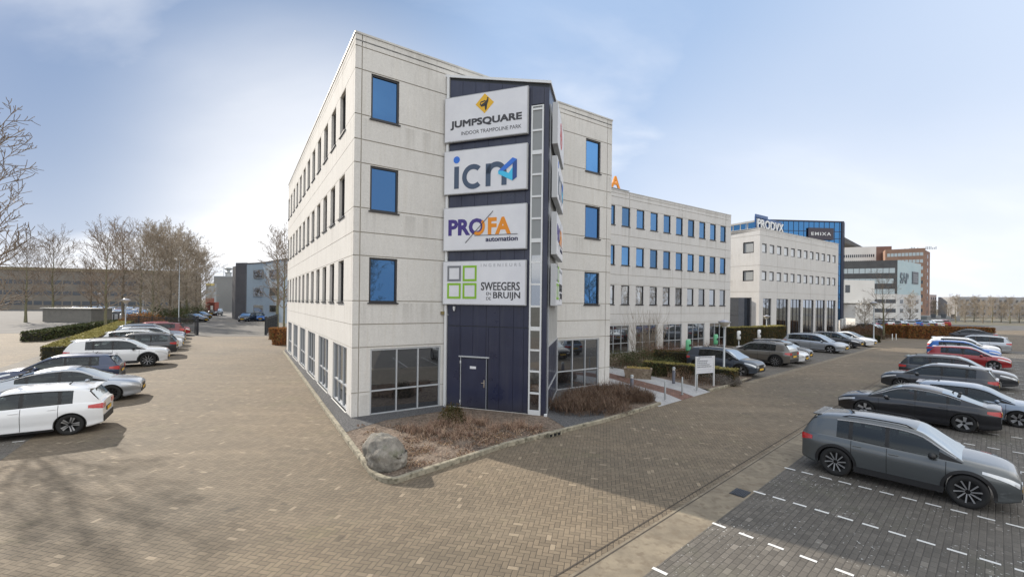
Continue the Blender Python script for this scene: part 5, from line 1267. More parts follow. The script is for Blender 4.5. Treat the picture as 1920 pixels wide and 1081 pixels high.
# middle group
hm = hr_
place_car('suv', 'five', 'slate', hm - R(2), 'dark blue grey crossover beside the directory board', GM, (1387, 707), 'front', 'R', 1.0)
place_car('suv', 'multi', 'bronze', hm + math.pi - R(4), 'bronze grey crossover parked tail out with slim red lamps', GM, (1453, 687), 'rear', 'L', 1.06)
place_car('sedan', 'twin', 'white', hm, 'white saloon with black roof behind the bronze crossover', GM, (1506, 684), 'nose', 'R', 1.02)
place_car('hatch', 'twin', 'black', hm, 'black hatchback tucked beyond the white saloon', GM, (1514, 678), 'nose', 'R', 1.05)
place_car('wagon', 'five', 'silver', hm - R(5), 'silver grey estate with white lamps alone in front of the glazed block', GM, (1556, 662), 'front', 'R', 1.08)
place_car('hatch', 'five', 'dark', hm - R(5), 'dark grey hatchback just beyond the silver grey estate', GM, (1591, 653), 'front', 'R', 1.08)
place_car('sedan', 'turbine', 'white', hm - R(5), 'white saloon farthest in front of the glazed block', GM, (1614, 650), 'front', 'R', 1.08)
place_car('hatch', 'twin', 'slate', R(-70), 'dark blue hatchback half hidden by the beech hedge beyond the shrubs', 'cars beyond the hedge', (1667, 627), 'nose', 'C', 1.1)
# distant car parks
rr = random.Random(11)
cols = ['white', 'silver', 'dark', 'navy', 'black', 'lightblue', 'red', 'grey', 'blue', 'white']
kinds = [('hatch', 'twin'), ('sedan', 'twin'), ('wagon', 'five'), ('suv', 'five')]
nmf = {'white': 'white', 'silver': 'silver', 'dark': 'dark grey', 'navy': 'navy', 'black': 'black', 'lightblue': 'pale blue', 'red': 'red', 'grey': 'grey', 'blue': 'bright blue'}
i = 0
ordn = ['first', 'second', 'third', 'fourth', 'fifth', 'sixth', 'seventh', 'eighth', 'ninth', 'tenth', 'eleventh', 'twelfth', 'thirteenth', 'fourteenth', 'fifteenth', 'sixteenth']
def farcar(px, d_, head, lb, grp):
    global i
    kd = kinds[i % 4]; co = cols[(i*7 + 3) % 10]; i += 1
    X, Z = ray(px, 560); place_car(kd[0], kd[1], co, head, lb.replace('@', nmf[co]), grp, at=(X*d_, d_), scale=1.1)
for k in range(8): farcar(142 + k*17, 128, R(-60), '@ car, %s from the left in the last row along the grey brown building' % ordn[k], 'cars in the far left car park')
for k in range(6): farcar(152 + k*18, 89, R(120), '@ car, %s from the left in the row just behind the pale slatted fence' % ordn[k], 'cars in the far left car park')
for k in range(9): farcar(146 + k*15.5, 100, R(-60 + rr.uniform(-4, 4)), '@ car, %s from the left in the second row behind the pale fence' % ordn[k], 'cars in the far left car park')
for k in range(7): farcar(150 + k*19, 114, R(120), '@ car, %s from the left in the back row before the grey brown building' % ordn[k], 'cars in the far left car park')
for k in range(10): farcar(1650 + k*13, 90 + k*.6, R(60), '@ car, %s from the left in the far row behind the beech hedge' % ordn[k], 'cars behind the beech hedge')

# ================================================================== vegetation
def rot_about(v, ang, r_):
    a = v.orthogonal().normalized(); a.rotate(Matrix.Rotation(r_.uniform(0, 2*math.pi), 3, v)); q = v.copy(); q.rotate(Matrix.Rotation(ang, 3, a)); return q
def fast_tube(b, pts, rads, seg):
    n0 = len(b.v); up = (pts[-1] - pts[0]).normalized(); a = up.orthogonal().normalized(); c = up.cross(a)
    for p, r_ in zip(pts, rads):
        for k in range(seg): t = 2*math.pi*k/seg; v = p + (a*math.cos(t) + c*math.sin(t))*r_; b.v.append((v.x, v.y, v.z))
    for i in range(len(pts) - 1):
        for k in range(seg):
            k2 = (k+1) % seg; b.f.append((n0+i*seg+k, n0+i*seg+k2, n0+(i+1)*seg+k2, n0+(i+1)*seg+k)); b.m.append(0); b.sm.append(seg > 4)
def make_tree_data(seed, H=10.0, spread=.55, levels=4, first=.16, nmain=26, up=.25, dens=1.0, multi=False):
    r_ = random.Random(seed); T = MB(); C = MB()
    def branch(p, d, r0, L_, lv):
        n = 4 if lv < 2 else 3; pts = [p]; q = d.copy(); seg = L_/n
        for i in range(n):
            q = (q + Vector((r_.uniform(-1, 1), r_.uniform(-1, 1), r_.uniform(-.3, 1)*.5 + up))*(.16 if lv < 2 else .22)).normalized(); pts.append(pts[-1] + q*seg)
        rads = [r0*(1 - .75*i/n) for i in range(n+1)]
        fast_tube(C, pts, [max(.012, x) for x in rads], 5 if lv == 1 else 3)
        if lv >= levels: return
        cnt = max(2, int((6 if lv == 1 else 5) * dens * (1 if L_ > .5 else .7)))
        for k in range(cnt):
            t = .22 + .78*(k + r_.random())/cnt; i = min(n-1, int(t*n)); f = t*n - i
            pp = pts[i].lerp(pts[i+1], min(1, f)); dd = rot_about((pts[i+1] - pts[i]).normalized(), R(r_.uniform(28, 58)), r_)
            branch(pp, dd, max(.008, rads[i]*.55), L_*r_.uniform(.36, .58)*(1.1 - .4*t), lv + 1)
    n = 9; pts = [Vector((0, 0, -.1))]; x = Vector((0, 0, 0))
    for i in range(n): x = x + Vector((r_.uniform(-1, 1), r_.uniform(-1, 1), 0))*.008*H; pts.append(Vector((x.x, x.y, H*.97*(i+1)/n)))
    r0 = H*.0165; rads = [r0*1.25] + [max(.02, r0*(1 - .93*(i+1)/n)) for i in range(n)]
    fast_tube(T, pts, rads, 9)
    for k in range(nmain):
        t = first + (1 - first)*((k + r_.random())/nmain)**.9; z = H*.97*t; i = min(n-1, int(t*n)); p = pts[i].lerp(pts[i+1], t*n - i)
        az = k*2.4 + r_.uniform(-.5, .5); el = R(18 + 45*t + r_.uniform(-10, 10)); d = Vector((math.cos(az)*math.cos(el), math.sin(az)*math.cos(el), math.sin(el)))
        L_ = H*spread*.5*math.sin(math.pi*min(1, .22 + .78*(1 - t)*.95))**.7*r_.uniform(.7, 1.1) + .3
        branch(p, d, max(.02, rads[i]*.42), L_, 1)
    return T, C
TREES = {}
def tree_kind(key, **kw):
    T, C = make_tree_data(**kw); TREES[key] = (T.data('trunk', [MT['barkg'] if kw.get('seed', 0) % 2 else MT['bark']]), C.data('crown', [MT['twig2'] if key in ('dense', 'pale') else MT['twig']]), kw.get('H', 10.0))
tree_kind('lime', seed=3, H=10, spread=.62, levels=3, nmain=42, first=.24)
tree_kind('lime2', seed=8, H=10, spread=.60, levels=3, nmain=40, first=.26)
tree_kind('dense', seed=5, H=10, spread=.66, levels=4, nmain=40, first=.10, dens=1.0, up=.4)
tree_kind('pale', seed=12, H=10, spread=.56, levels=4, nmain=38, first=.08, dens=1.0, up=.5)
tree_kind('slim', seed=21, H=10, spread=.42, levels=3, nmain=34, first=.22, dens=1.0, up=.3)
tree_kind('sparse', seed=33, H=10, spread=.7, levels=3, nmain=22, first=.22, dens=.8, up=.05)
def tree(key, x, y, H, label, group, rz=None, sx=1.0):
    T, C, H0 = TREES[key]; s = H/H0
    root = empty('bare_tree', (x, y, 0), rnd.uniform(0, 6.28) if rz is None else rz, label, 'tree', group); root.scale = (s*sx, s*sx, s)
    link(T, 'trunk', root); link(C, 'crown', root); return root
def tree_px(key, px, yb, yt, label, group, d=None, sx=1.0):
    if d is None: x, y = G(px, yb)
    else: X, Z = ray(px, yb); x, y = X*d, d
    H = (PD(px, yt, y)[2]); return tree(key, x, y, H, label, group, sx=sx)
TG = 'bare trees along the left car park'
tree_px('lime', 198, 628, 452, 'bare tree with straight trunk in front of the hedge, leftmost behind the white crossover', TG)
tree_px('lime2', 232, 606, 446, 'bare dark tree behind the pale slatted fence', TG)
tree_px('lime', 262, 604, 452, 'bare leaning tree beside the brown leafed shrub', TG, sx=.9)
tree_px('dense', 284, 608, 452, 'bushy mossy green trunked tree near the fence post', TG, sx=.95)
tree_px('pale', 318, 607, 452, 'pale barked bushy tree behind the black fence', TG, sx=1.0)
tree_px('dense', 300, 600, 455, 'bushy bare tree between the mossy and the pale trunk', TG, sx=1.1)
tree_px('pale', 336, 598, 455, 'bushy bare tree left of the tall thin lamp post', TG, sx=1.15)
tree_px('dense', 352, 596, 468, 'reddish brown bushy tree behind the black saloon', TG, sx=1.25)
tree_px('pale', 368, 594, 478, 'lower bushy tree at the end of the left tree row', TG, sx=1.1)
tree_px('dense', 378, 592, 492, 'lowest bushy tree closing the left tree row by the yard', TG, sx=1.15)
tree_px('lime2', 172, 598, 500, 'small bare tree in front of the grey timber shed', TG, sx=1.1)
for k, (px, yb, yt) in enumerate(((100, 600, 460), (48, 604, 470))):
    tree_px('lime', px, yb, yt, ('bare tree left of the timber shed', 'bare tree at the far left edge')[k], TG)
tree('slim', -26.2, 21.6, 12.5, 'bare tree standing just outside the left edge whose shadow falls on the yard', TG, rz=1.0)
# slim trees by the tower's far end
tree_px('slim', 519, 614, 448, 'slim bare tree beside the gate right of the blue hatchback', 'slim trees by the rear gate', sx=1.05)
tree_px('slim', 533, 622, 446, 'slim bare tree close to the far end of the sunlit wall', 'slim trees by the rear gate', sx=.7)
# right hand trees
tree_px('sparse', 1657, 636, 530, 'bare wide branching tree behind the shrubs right of the lamp post', 'bare trees on the right', sx=1.1)
tree_px('pale', 1706, 618, 558, 'small yellowish tree in front of the white office', 'bare trees on the right', d=98)
tree_px('pale', 1622, 622, 572, 'small bare bush tree left of the white lamp post', 'bare trees on the right', d=70, sx=1.3)
for k in range(7):
    tree_px(('dense', 'pale')[k % 2], 1752 + k*26, 600, 568 + (k*5) % 11, ('first', 'second', 'third', 'fourth', 'fifth', 'sixth', 'seventh')[k] + ' tree from the left in the far right wood edge', 'far trees on the right', d=215, sx=1.6)
for k in range(12):
    tree_px(('dense', 'pale')[k % 2], 1792 + k*17, 612, 562 + (k*7) % 13, ordn[k] + ' tree of the belt in front of the far right office', 'tree belt at the right edge', d=128 + (k % 3)*5, sx=1.3)
# trees behind the camera's right that the glass reflects
for k in range(13):
    c = Vector((22, -8, 0)) + dA*(k*7.2)
    tree(('dense', 'pale')[k % 2], c.x, c.y, 9.0 + (k*5 % 3), ordn[k] + ' tree along the lot behind the viewer, mirrored in the windows', 'trees mirrored in the windows', sx=1.15)

def inside(p, poly):
    c = False; n = len(poly)
    for i in range(n):
        a, b_ = poly[i], poly[(i+1) % n]
        if (a[1] > p[1]) != (b_[1] > p[1]) and p[0] < (b_[0]-a[0])*(p[1]-a[1])/(b_[1]-a[1]) + a[0]: c = not c
    return c
def scatter(poly, n, r_):
    x0 = min(p[0] for p in poly); x1 = max(p[0] for p in poly); y0 = min(p[1] for p in poly); y1 = max(p[1] for p in poly); out = []
    while len(out) < n:
        p = (r_.uniform(x0, x1), r_.uniform(y0, y1))
        if inside(p, poly): out.append(p)
    return out
def blades(b, x, y, z, h, r_, lean=.5, w=.008, n=1, mi=0, segs=2):
    for _ in range(n):
        a = r_.uniform(0, 2*math.pi); L_ = r_.uniform(.2, 1)*lean; d = Vector((math.cos(a)*L_, math.sin(a)*L_, 1)).normalized(); q = Vector((-math.sin(a), math.cos(a), 0))
        p = Vector((x, y, z)); hh = h*r_.uniform(.6, 1.1)
        for k in range(segs):
            e = p + d*hh/segs; w0, w1 = w*(1 - .4*k), w*(1 - .4*(k+1))
            b.quad(p - q*w0, p + q*w0, e + q*w1, e - q*w1, mi); p = e; d = (d + Vector((r_.uniform(-.5, .5), r_.uniform(-.5, .5), -.15))).normalized()
def leafcard(b, p, s, r_, mi=0):
    n_ = Vector((r_.uniform(-1, 1), r_.uniform(-1, 1), r_.uniform(-.4, 1))).normalized(); a = n_.orthogonal().normalized(); a.rotate(Matrix.Rotation(r_.uniform(0, 6.28), 3, n_)); c = n_.cross(a)
    b.quad(p - a*s, p - c*s*.5, p + a*s, p + c*s*.5, mi)
MV = dict(brown=m_leaf('brown_twigs', (.085, .055, .040), (.19, .130, .090), 6.0), straw=m_leaf('dry_stems', (.26, .165, .12), (.46, .34, .24), 4.5, c3=(.13, .07, .05)), litter=m_leaf('leaf_litter', (.16, .10, .055), (.30, .21, .12), 5.0), 
    green=m_leaf('evergreen', (.035, .05, .02), (.065, .08, .03), 1.5, c3=(.10, .09, .035)), yew=m_leaf('yew_hedge', (.040, .042, .016), (.075, .065, .022), 1.0, c3=(.12, .075, .03)), yewtop_sunlit=m_leaf('sunlit_hedge_top', (.25, .23, .075), (.34, .29, .10), 2.0),  # hedge tops: yellow green with sunlight painted into the leaf colour
    beech=m_leaf('beech_leaves', (.26, .095, .03), (.36, .17, .055), 1.2, c3=(.15, .12, .04)), grey=m_leaf('grey_lavender', (.15, .135, .12), (.23, .205, .18), 2.5), red=m_leaf('red_brown_leaves', (.15, .06, .035), (.20, .10, .055), 2.5))
from mathutils import noise as mn
# low dry groundcover right at the tower foot
r_ = random.Random(42)
bedpoly = [G(*p) for p in ((745, 812), (860, 790), (930, 793), (1010, 801), (1022, 812), (940, 824), (850, 830), (790, 826))]
dry = empty('dry_plants', (0, 0, 0), 0); bpy.data.objects.remove(dry)
b = MB()
for cx_, cy_ in scatter(bedpoly, 70, r_):
    hh_ = r_.uniform(.22, .50)
    for _ in range(42):
        q_ = r_.gauss(0, .13); t_ = r_.uniform(0, 6.28); blades(b, cx_ + q_*math.cos(t_), cy_ + q_*math.sin(t_), .085, hh_, r_, 1.3, r_.uniform(.006, .012), 1, segs=3)
for cx_, cy_ in scatter([G(*p) for p in ((700, 800), (1020, 806), (900, 850), (760, 872), (700, 842))], 60, r_):
    for _ in range(16):
        q_ = r_.gauss(0, .12); t_ = r_.uniform(0, 6.28); blades(b, cx_ + q_*math.cos(t_), cy_ + q_*math.sin(t_), .085, .15, r_, 1.6, .007, 1)
tag(b.build('dry_plants', MV['straw']), 'tangle of dry reddish stems along the foot of the tower', 'ground cover', None, 'stuff')
b = MB()
litter_poly = [G(*p) for p in ((668, 800), (1030, 812), (880, 856), (755, 892), (712, 892), (690, 860))]
for x, y in scatter(litter_poly, 16000, r_):
    if mn.noise(Vector((x*1.6, y*1.6, 3.3))) + .35*mn.noise(Vector((x*6, y*6, 1))) < r_.uniform(-.25, .45): continue
    leafcard(b, Vector((x, y, .095 + r_.random()*.03)), r_.uniform(.012, .038), r_, r_.choice((0, 1, 1, 2)))
tag(b.build('leaf_litter', [MV['litter'], MV['straw'], MV['brown']]), 'fallen leaves and dry litter on the bed soil', 'leaf litter', None, 'stuff')
def twig_bush(name, cx, cy, rx, ry, h, ang, n, m, label, cat='shrub', group=None, seed=1, w=.006, lean=.8, z0=.08, stems=None, leaf=0, lm=None, ls=.03):
    r2 = random.Random(seed); root = empty(name, (cx, cy, 0), ang, label, cat, group); b = MB()
    for _ in range(n):
        t = r2.uniform(0, 2*math.pi); q = math.sqrt(r2.random()); x, y = rx*q*math.cos(t), ry*q*math.sin(t)
        blades(b, x, y, z0 + h*r2.uniform(0, .45)*(1 - q*.5), h*(1 - .45*q*q)*r2.uniform(.45, .8), r2, lean, w, 1, segs=3)
    b.build('twigs', m, root)
    if leaf:
        b = MB()
        for _ in range(leaf):
            u = Vector((r2.gauss(0, 1), r2.gauss(0, 1), abs(r2.gauss(0, 1)))).normalized() * r2.uniform(.55, 1.0)**.5 * (1 + .18*math.sin(7*r2.random()))
            leafcard(b, Vector((u.x*rx, u.y*ry, z0 + u.z*h)), ls*r2.uniform(.7, 1.3), r2)
        b.build('leaves', lm or m, root)
    return root
# brown barberry mass right of the tower nose: several bushes side by side
bp2 = [(1085, 772), (1112, 758), (1150, 752), (1182, 750), (1090, 748), (1130, 738), (1165, 736), (1202, 750), (1065, 765), (1138, 770)]
for k, (px, py) in enumerate(bp2):
    x, y = G(px, py + 4)
    twig_bush('brown_shrub', x, y, (.95 if k != 7 else .6), (.8 if k != 7 else .5), .95, 0, 1200, MV['brown'], ('brown twiggy shrub at the gravel corner by the kerb', 'brown twiggy shrub second from the gravel corner', 'brown twiggy shrub in the middle of the clump front', 'brown twiggy shrub nearest the steel posts at the front', 'brown twiggy shrub against the glazed tower corner', 'brown twiggy shrub in the middle of the clump back', 'brown twiggy shrub before the pale tower corner pier', 'brown twiggy shrub beside the lit bollard', 'brown twiggy shrub leftmost beside the dark gravel', 'brown twiggy shrub lowest at the kerb edge')[k], 'shrub', 'brown shrubs beside the entrance path', 50 + k, .008, 1.5, leaf=120, lm=MV['red'], ls=.016)
x, y = G(848, 795); twig_bush('evergreen_shrub', x, y, .46, .42, .62, 0, 700, MV['straw'], 'dark leafy shrub with dry stems at the left foot of the navy tower', 'shrub', None, 9, .006, 1.3, leaf=1300, lm=MV['yew'], ls=.035)
# boulder
bm = bmesh.new(); bmesh.ops.create_icosphere(bm, subdivisions=5, radius=1.0)
from mathutils import noise as mn
for v in bm.verts:
    p = v.co.copy(); n_ = mn.fractal(p*1.1 + Vector((5.2, 1.3, 9.1)), 1.0, 2.0, 5)*.17 + mn.noise(p*1.9 + Vector((3, 3, 1)))*.08 - .035*max(0, .16 - (mn.voronoi(p*1.15 + Vector((4, 2, 8)))[0][1] - mn.voronoi(p*1.15 + Vector((4, 2, 8)))[0][0]))/.16
    c_ = abs(mn.noise(p*2.3 + Vector((7, 1, 4)))); v.co = p*(1 + n_ + (.02 if c_ < .05 else 0))
    x, y, z = v.co; top = .14*max(0, z)*(x < 5)
    v.co = Vector((x*.56 - .10*z*1.0, y*.46, z*.46 + .05*x*(z > 0)))
    if v.co.x > .25 and v.co.z > .1: v.co.z -= (v.co.x - .25)*.5
    v.co.z = max(v.co.z, -.34)
me = bpy.data.meshes.new('boulder'); bm.to_mesh(me); bm.free()
for p in me.polygons: p.use_smooth = True
mst = mat('boulder_stone', (.2, .19, .17), .9); k_ = NB(mst); p_ = k_.obj()
c_ = k_.mix(k_.rng(k_.noise(p_, 2.4, 8, .7), .36, .66), (.125, .115, .098), (.29, .27, .235)); c_ = k_.mix(k_.m('MULTIPLY', k_.rng(k_.noise(p_, 8, 6, .7), .54, .66), .6), c_, (.34, .31, .26)); c_ = k_.mix(k_.m('MULTIPLY', k_.rng(k_.noise(p_, 3.6, 5, .6), .56, .7), .7), c_, (.10, .11, .06)); k_.col(c_)
vo = k_.n('TexVoronoi', feature='DISTANCE_TO_EDGE'); vo.inputs['Scale'].default_value = 2.2; k_.l(k_.mapping(p_, scale=(1, 1.4, 2.2), rot=(.4, .2, .3)), vo.inputs['Vector']); ck = k_.rng(vo.outputs['Distance'], 0, .035)
k_.col(k_.mix(k_.m('MULTIPLY', k_.m('SUBTRACT', 1.0, ck), .18), c_, (.05, .045, .035))); k_.bump(k_.m('ADD', k_.noise(p_, 7, 10, .75), k_.m('MULTIPLY', ck, .10)), .8, .05); me.materials.append(mst)
o = bpy.data.objects.new('boulder', me); COL.objects.link(o); x, y = G(717, 885); o.scale = (1.0, 1.0, 1.16); o.location = (x, y + .20, .37); o.rotation_euler = (0, 0, R(-6))
tag(o, 'large grey boulder sitting at the tip of the planting bed by the kerb', 'boulder')
# drain gully in kerb
c_ = Vector((*G(1040, 818), 0)); b = MB(); kd = (kR[4] - kR[3]).normalized(); fm = Matrix.Translation(c_) @ Matrix.Rotation(math.atan2(kd.y, kd.x), 4, 'Z')
b.box(-.3, .3, -.03, .05, .015, .15, 0, fm)
for k in range(3): b.box(-.25 + k*.18, -.13 + k*.18, -.036, -.028, .03, .12, 1, fm)
tag(b.build('kerb_drain', [MT['kerb'], MT['under']]), 'kerb drain with three dark slots in the bed kerb', 'drain')

# ---- hedges
def hedge(name, pts, w, h, m, label, dens=900, seed=1, ls=.035, top=None, cat='hedge', group=None, core=(.02, .02, .012), rough=.06):
    r2 = random.Random(seed); root = empty(name, (0, 0, 0), 0, label, cat, group); b = MB(); lf = MB()
    pts = [Vector((*p[:2], 0)) for p in pts]
    for i in range(len(pts) - 1):
        d = (pts[i+1] - pts[i]); L_ = d.length; d.normalize(); q = Vector((-d.y, d.x, 0)); M_ = Matrix(((d.x, q.x, 0, pts[i].x), (d.y, q.y, 0, pts[i].y), (0, 0, 1, 0), (0, 0, 0, 1)))
        b.box(0, L_, -w/2 + rough, w/2 - rough, 0, h - rough, 0, M_)
        n_ = int((2*h + w)*L_*dens)
        for _ in range(n_):
            t = r2.random()*(2*h + w); s = r2.uniform(-.05, L_ + .05); e = r2.gauss(0, rough*.5)
            wob = rough*1.6*mn.noise(Vector((s*1.1, t*1.3, i + seed))) + rough*.8*mn.noise(Vector((s*4, t*4, seed)))
            if t < h: p = Vector((s, -w/2 + e + wob*.5, t))
            elif t < h + w: p = Vector((s, t - h - w/2, h + e*.7 + wob*.6))
            else: p = Vector((s, w/2 + e, t - h - w))
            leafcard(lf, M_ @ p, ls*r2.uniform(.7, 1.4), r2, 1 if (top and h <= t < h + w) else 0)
        for s in (0, L_):
            for _ in range(int(w*h*dens)): leafcard(lf, M_ @ Vector((s + r2.gauss(0, rough*.5), r2.uniform(-w/2, w/2), r2.uniform(0, h))), ls, r2)
    b.build('core', mat('hedge_core', core, .95), root); lf.build('leaves', [m, top or m], root); return root
a_, c_ = Vector((*G(146, 664), 0)), Vector((*G(236, 617), 0)); dd = (c_ - a_).normalized()
hedge('clipped_hedge', [a_ - dd*6, c_], 1.7, 1.15, MV['yew'], 'clipped hedge with yellow green top painted sun-bright behind the left car row', 130, 3, .07, MV['yewtop_sunlit'])
hedge('clipped_hedge', [G(60, 640), G(150, 622), G(252, 606)], 1.5, .9, MV['green'], 'low loose evergreen hedge in front of the pale slatted fence', 60, 5, .12)
hedge('beech_hedge', [PD(1664, 634, 64)[:2], PD(1700, 634, 61)[:2], PD(1860, 634, 58)[:2]], 1.2, 1.75, MV['beech'], 'orange brown beech hedge at the end of the street', 260, 6, .07, core=(.07, .03, .015))
# yew hedge in front of third block
hd = [G(1362, 664), G(1436, 662), G(1463, 651)]
q0 = Vector((*PD(1366, 650, 46.5)[:2], 0)); hedge('yew_hedge', [q0, PD(1420, 650, 49)[:2], PD(1462, 650, 53)[:2]], 1.3, 1.95, MV['yew'], 'tall clipped yew hedge in front of the third office block', 260, 7, .06, MV['yewtop_sunlit'])
hedge('box_hedge', [G(1210, 702), G(1300, 712), G(1380, 722)], .8, .85, MV['yew'], 'low clipped dark hedge running behind the directory board', 600, 8, .04, MV['yewtop_sunlit'])
hedge('box_hedge', [G(1226, 684), G(1292, 688)], .9, 1.05, MV['yew'], 'low clipped hedge behind the crossover near the set back wing', 400, 12, .045)
hedge('box_hedge', [G(1590, 641), G(1642, 641)], 1.2, .8, MV['yew'], 'dark low hedge at the foot of the white lamp post', 260, 13, .06)
for k, (px, py, n_) in enumerate(((519, 640, 0), (527, 650, 1), (536, 664, 2), (540, 672, 3))):
    pass
hb = [Bp(25.6, 1.3), Bp(23.9, 1.35)]
for k, (px, yb, w_, h_) in enumerate(((520, 636, 1.0, 1.25), (530, 646, 1.2, 1.6))):
    x, y = G(px, yb); hedge('beech_bush', [(x - .6, y + .3), (x + .4, y - .3)], w_, h_, MV['beech'], ('clipped rust brown beech bush by the rear gate', 'clipped rust brown beech bush touching the sunlit wall end')[k], 300, 20 + k, .06, cat='shrub', group='beech bushes by the rear gate', core=(.07, .03, .015))
# shrubs beyond the path
sh = [('green_shrub', 1160, 690, 1.5, .9, 1.1, MV['green'], MV['brown'], 'dark evergreen shrub at the foot of the set back wing by the path'), ('green_shrub', 1200, 688, 1.4, .9, 1.15, MV['green'], MV['brown'], 'dark evergreen shrub behind the concrete planter'),
      ('green_shrub', 1232, 705, 1.3, .8, .85, MV['green'], MV['brown'], 'evergreen shrub between planter and lit bollard'), ('green_shrub', 1252, 700, 1.0, .8, .9, MV['green'], MV['brown'], 'evergreen shrub just left of the far lit bollard'),
      ('dry_shrub', 1285, 712, 1.0, .7, .8, MV['straw'], MV['straw'], 'straw brown ornamental grass behind the steel posts'), ('dry_shrub', 1320, 722, .9, .6, .60, MV['grey'], MV['brown'], 'grey brown lavender mound under the directory board'),
      ('lavender', 1352, 722, .62, .5, .50, MV['grey'], MV['grey'], 'grey lavender mound left of the lamp post foot'), ('lavender', 1372, 722, .5, .45, .48, MV['grey'], MV['grey'], 'grey lavender mound right of the lamp post foot')]
for k, (nm, px, py, rx, ry, h_, lm, tm, lb) in enumerate(sh):
    x, y = G(px, py); twig_bush(nm, x, y, rx, ry, h_, 0, 500, tm, lb, 'shrub', 'shrubs beyond the entrance path', 70 + k, .008, .7, leaf=2600 if nm != 'dry_shrub' else 900, lm=lm, ls=.04 if nm == 'green_shrub' else .022)
for k, (px, py) in enumerate(((1250, 668), (1280, 672), (1305, 664), (1340, 660), (1225, 672))):
    x, y = G(px, py); twig_bush('brown_shrub', x, y, 1.5, .8, 1.15, R(34), 700, MV['brown'], ('brown shrub below the wing windows left of the first charger', 'brown shrub beside the first green charger', 'brown shrub right of the first green charger', 'brown shrub below the last wing window', 'brown shrub behind the tall reed shrub')[k], 'shrub', 'brown shrubs along the set back wing', 90 + k, .013, .8, leaf=900, lm=MV['red'], ls=.03)
# tall upright bare shrub before the wing
x, y = G(1212, 668); root = empty('tall_bare_shrub', (x, y, 0), 0, 'tall upright leafless shrub in front of the wing ground floor', 'shrub'); b = MB(); r2 = random.Random(3)
for _ in range(75):
    t = r2.uniform(0, 6.28); q = r2.random()*.5; p = Vector((q*math.cos(t)*2.2, q*math.sin(t), .05)); d = Vector((math.cos(t)*.35*q*2, math.sin(t)*.35*q, 1)).normalized(); L_ = r2.uniform(2.0, 4.2); pts = [p]
    for i in range(4): d = (d + Vector((r2.uniform(-1, 1), r2.uniform(-1, 1), .3))*.12).normalized(); pts.append(pts[-1] + d*L_/4)
    fast_tube(b, pts, [.016, .013, .010, .007, .004], 3)
    for _ in range(5):
        i = r2.randrange(1, 4); e = rot_about(d, R(35), r2); fast_tube(b, [pts[i], pts[i] + e*.35, pts[i] + e*.7 + Vector((0, 0, .15))], [.006, .005, .003], 3)
b.build('stems', MT['twig2'], root)
# shrubs right of the blue tower
for k, (px, py, d) in enumerate(((1602, 634, 63), (1622, 634, 61), (1642, 636, 59), (1596, 625, 70), (1615, 622, 72), (1640, 625, 68))):
    X, Z = ray(px, py); twig_bush('brown_shrub', X*d, d, 1.7, 1.3, 1.9 if k > 2 else 1.5, 0, 900, MV['brown'], ('leftmost front shrub of the thicket right of the blue tower', 'middle front shrub of the thicket right of the blue tower', 'right front shrub of the thicket right of the blue tower', 'leftmost back shrub of the thicket right of the blue tower', 'middle back shrub of the thicket right of the blue tower', 'right back shrub of the thicket right of the blue tower')[k], 'shrub', 'thicket right of the blue tower', 120 + k, .02, .9, leaf=700, lm=(MV['yew'], MV['red'])[k % 2], ls=.05)
for k, (px, yb) in enumerate(((300, 606), (322, 607), (345, 602), (362, 596), (374, 590), (268, 612))):
    x, y = G(px, yb); twig_bush('evergreen_shrub', x, y, 3.2, 2.2, 2.6 if k < 5 else 2.0, 0, 700, MV['brown'], ('evergreen underwood left of the pale trunk', 'evergreen underwood right of the pale trunk', 'evergreen underwood behind the black saloon', 'dark evergreen shrub near the yard end', 'dark evergreen shrub rightmost of the underwood', 'rust leafed shrub by the black fence')[k], 'shrub', 'underwood below the left trees', 140 + k, .025, .9, leaf=2600, lm=MV['green'] if k < 5 else MV['beech'], ls=.10)

# ================================================================== street furniture
def bollard_light(px, py, label):
    x, y = G(px, py); root = empty('bollard_light', (x, y, .1), 0, label, 'bollard', 'bollard lights beside the entrance path')
    b = MB(); b.lathe([(.085, 0), (.08, .02), (.08, .70), (0, .70)], 18); b.build('post', m_bol, root)
    b = MB(); b.lathe([(0, .70), (.066, .70), (.066, .80), (0, .80)], 18); b.build('lamp', MT['white'], root)
    b = MB(); b.lathe([(.085, .80), (.085, .84), (.05, .875), (0, .885)], 18); b.build('cap', MT['galv'], root)
m_bol = mat('bollard_grey', (.10, .105, .13), .5, .2)
bollard_light(1263, 722, 'grey bollard light beside the shrubs on the far side of the path')
bollard_light(1184.5, 741, 'grey bollard light at the near side of the path behind the brown shrubs')
for k, (px, py) in enumerate(((1247, 753), (1279, 743), (1306.5, 736))):
    x, y = G(px, py); root = empty('steel_post', (x, y, .1), 0, ('stainless steel post nearest the kerb end', 'middle stainless steel post across the path', 'stainless steel post in front of the directory board')[k], 'bollard', 'steel posts across the path mouth')
    b = MB(); b.lathe([(.038, 0), (.038, .80), (.030, .815), (0, .815)], 14); b.build('post', MT['galv'], root); b = MB(); b.lathe([(.06, 0), (.06, .01), (.038, .012)], 14); b.build('base', MT['galv'], root)
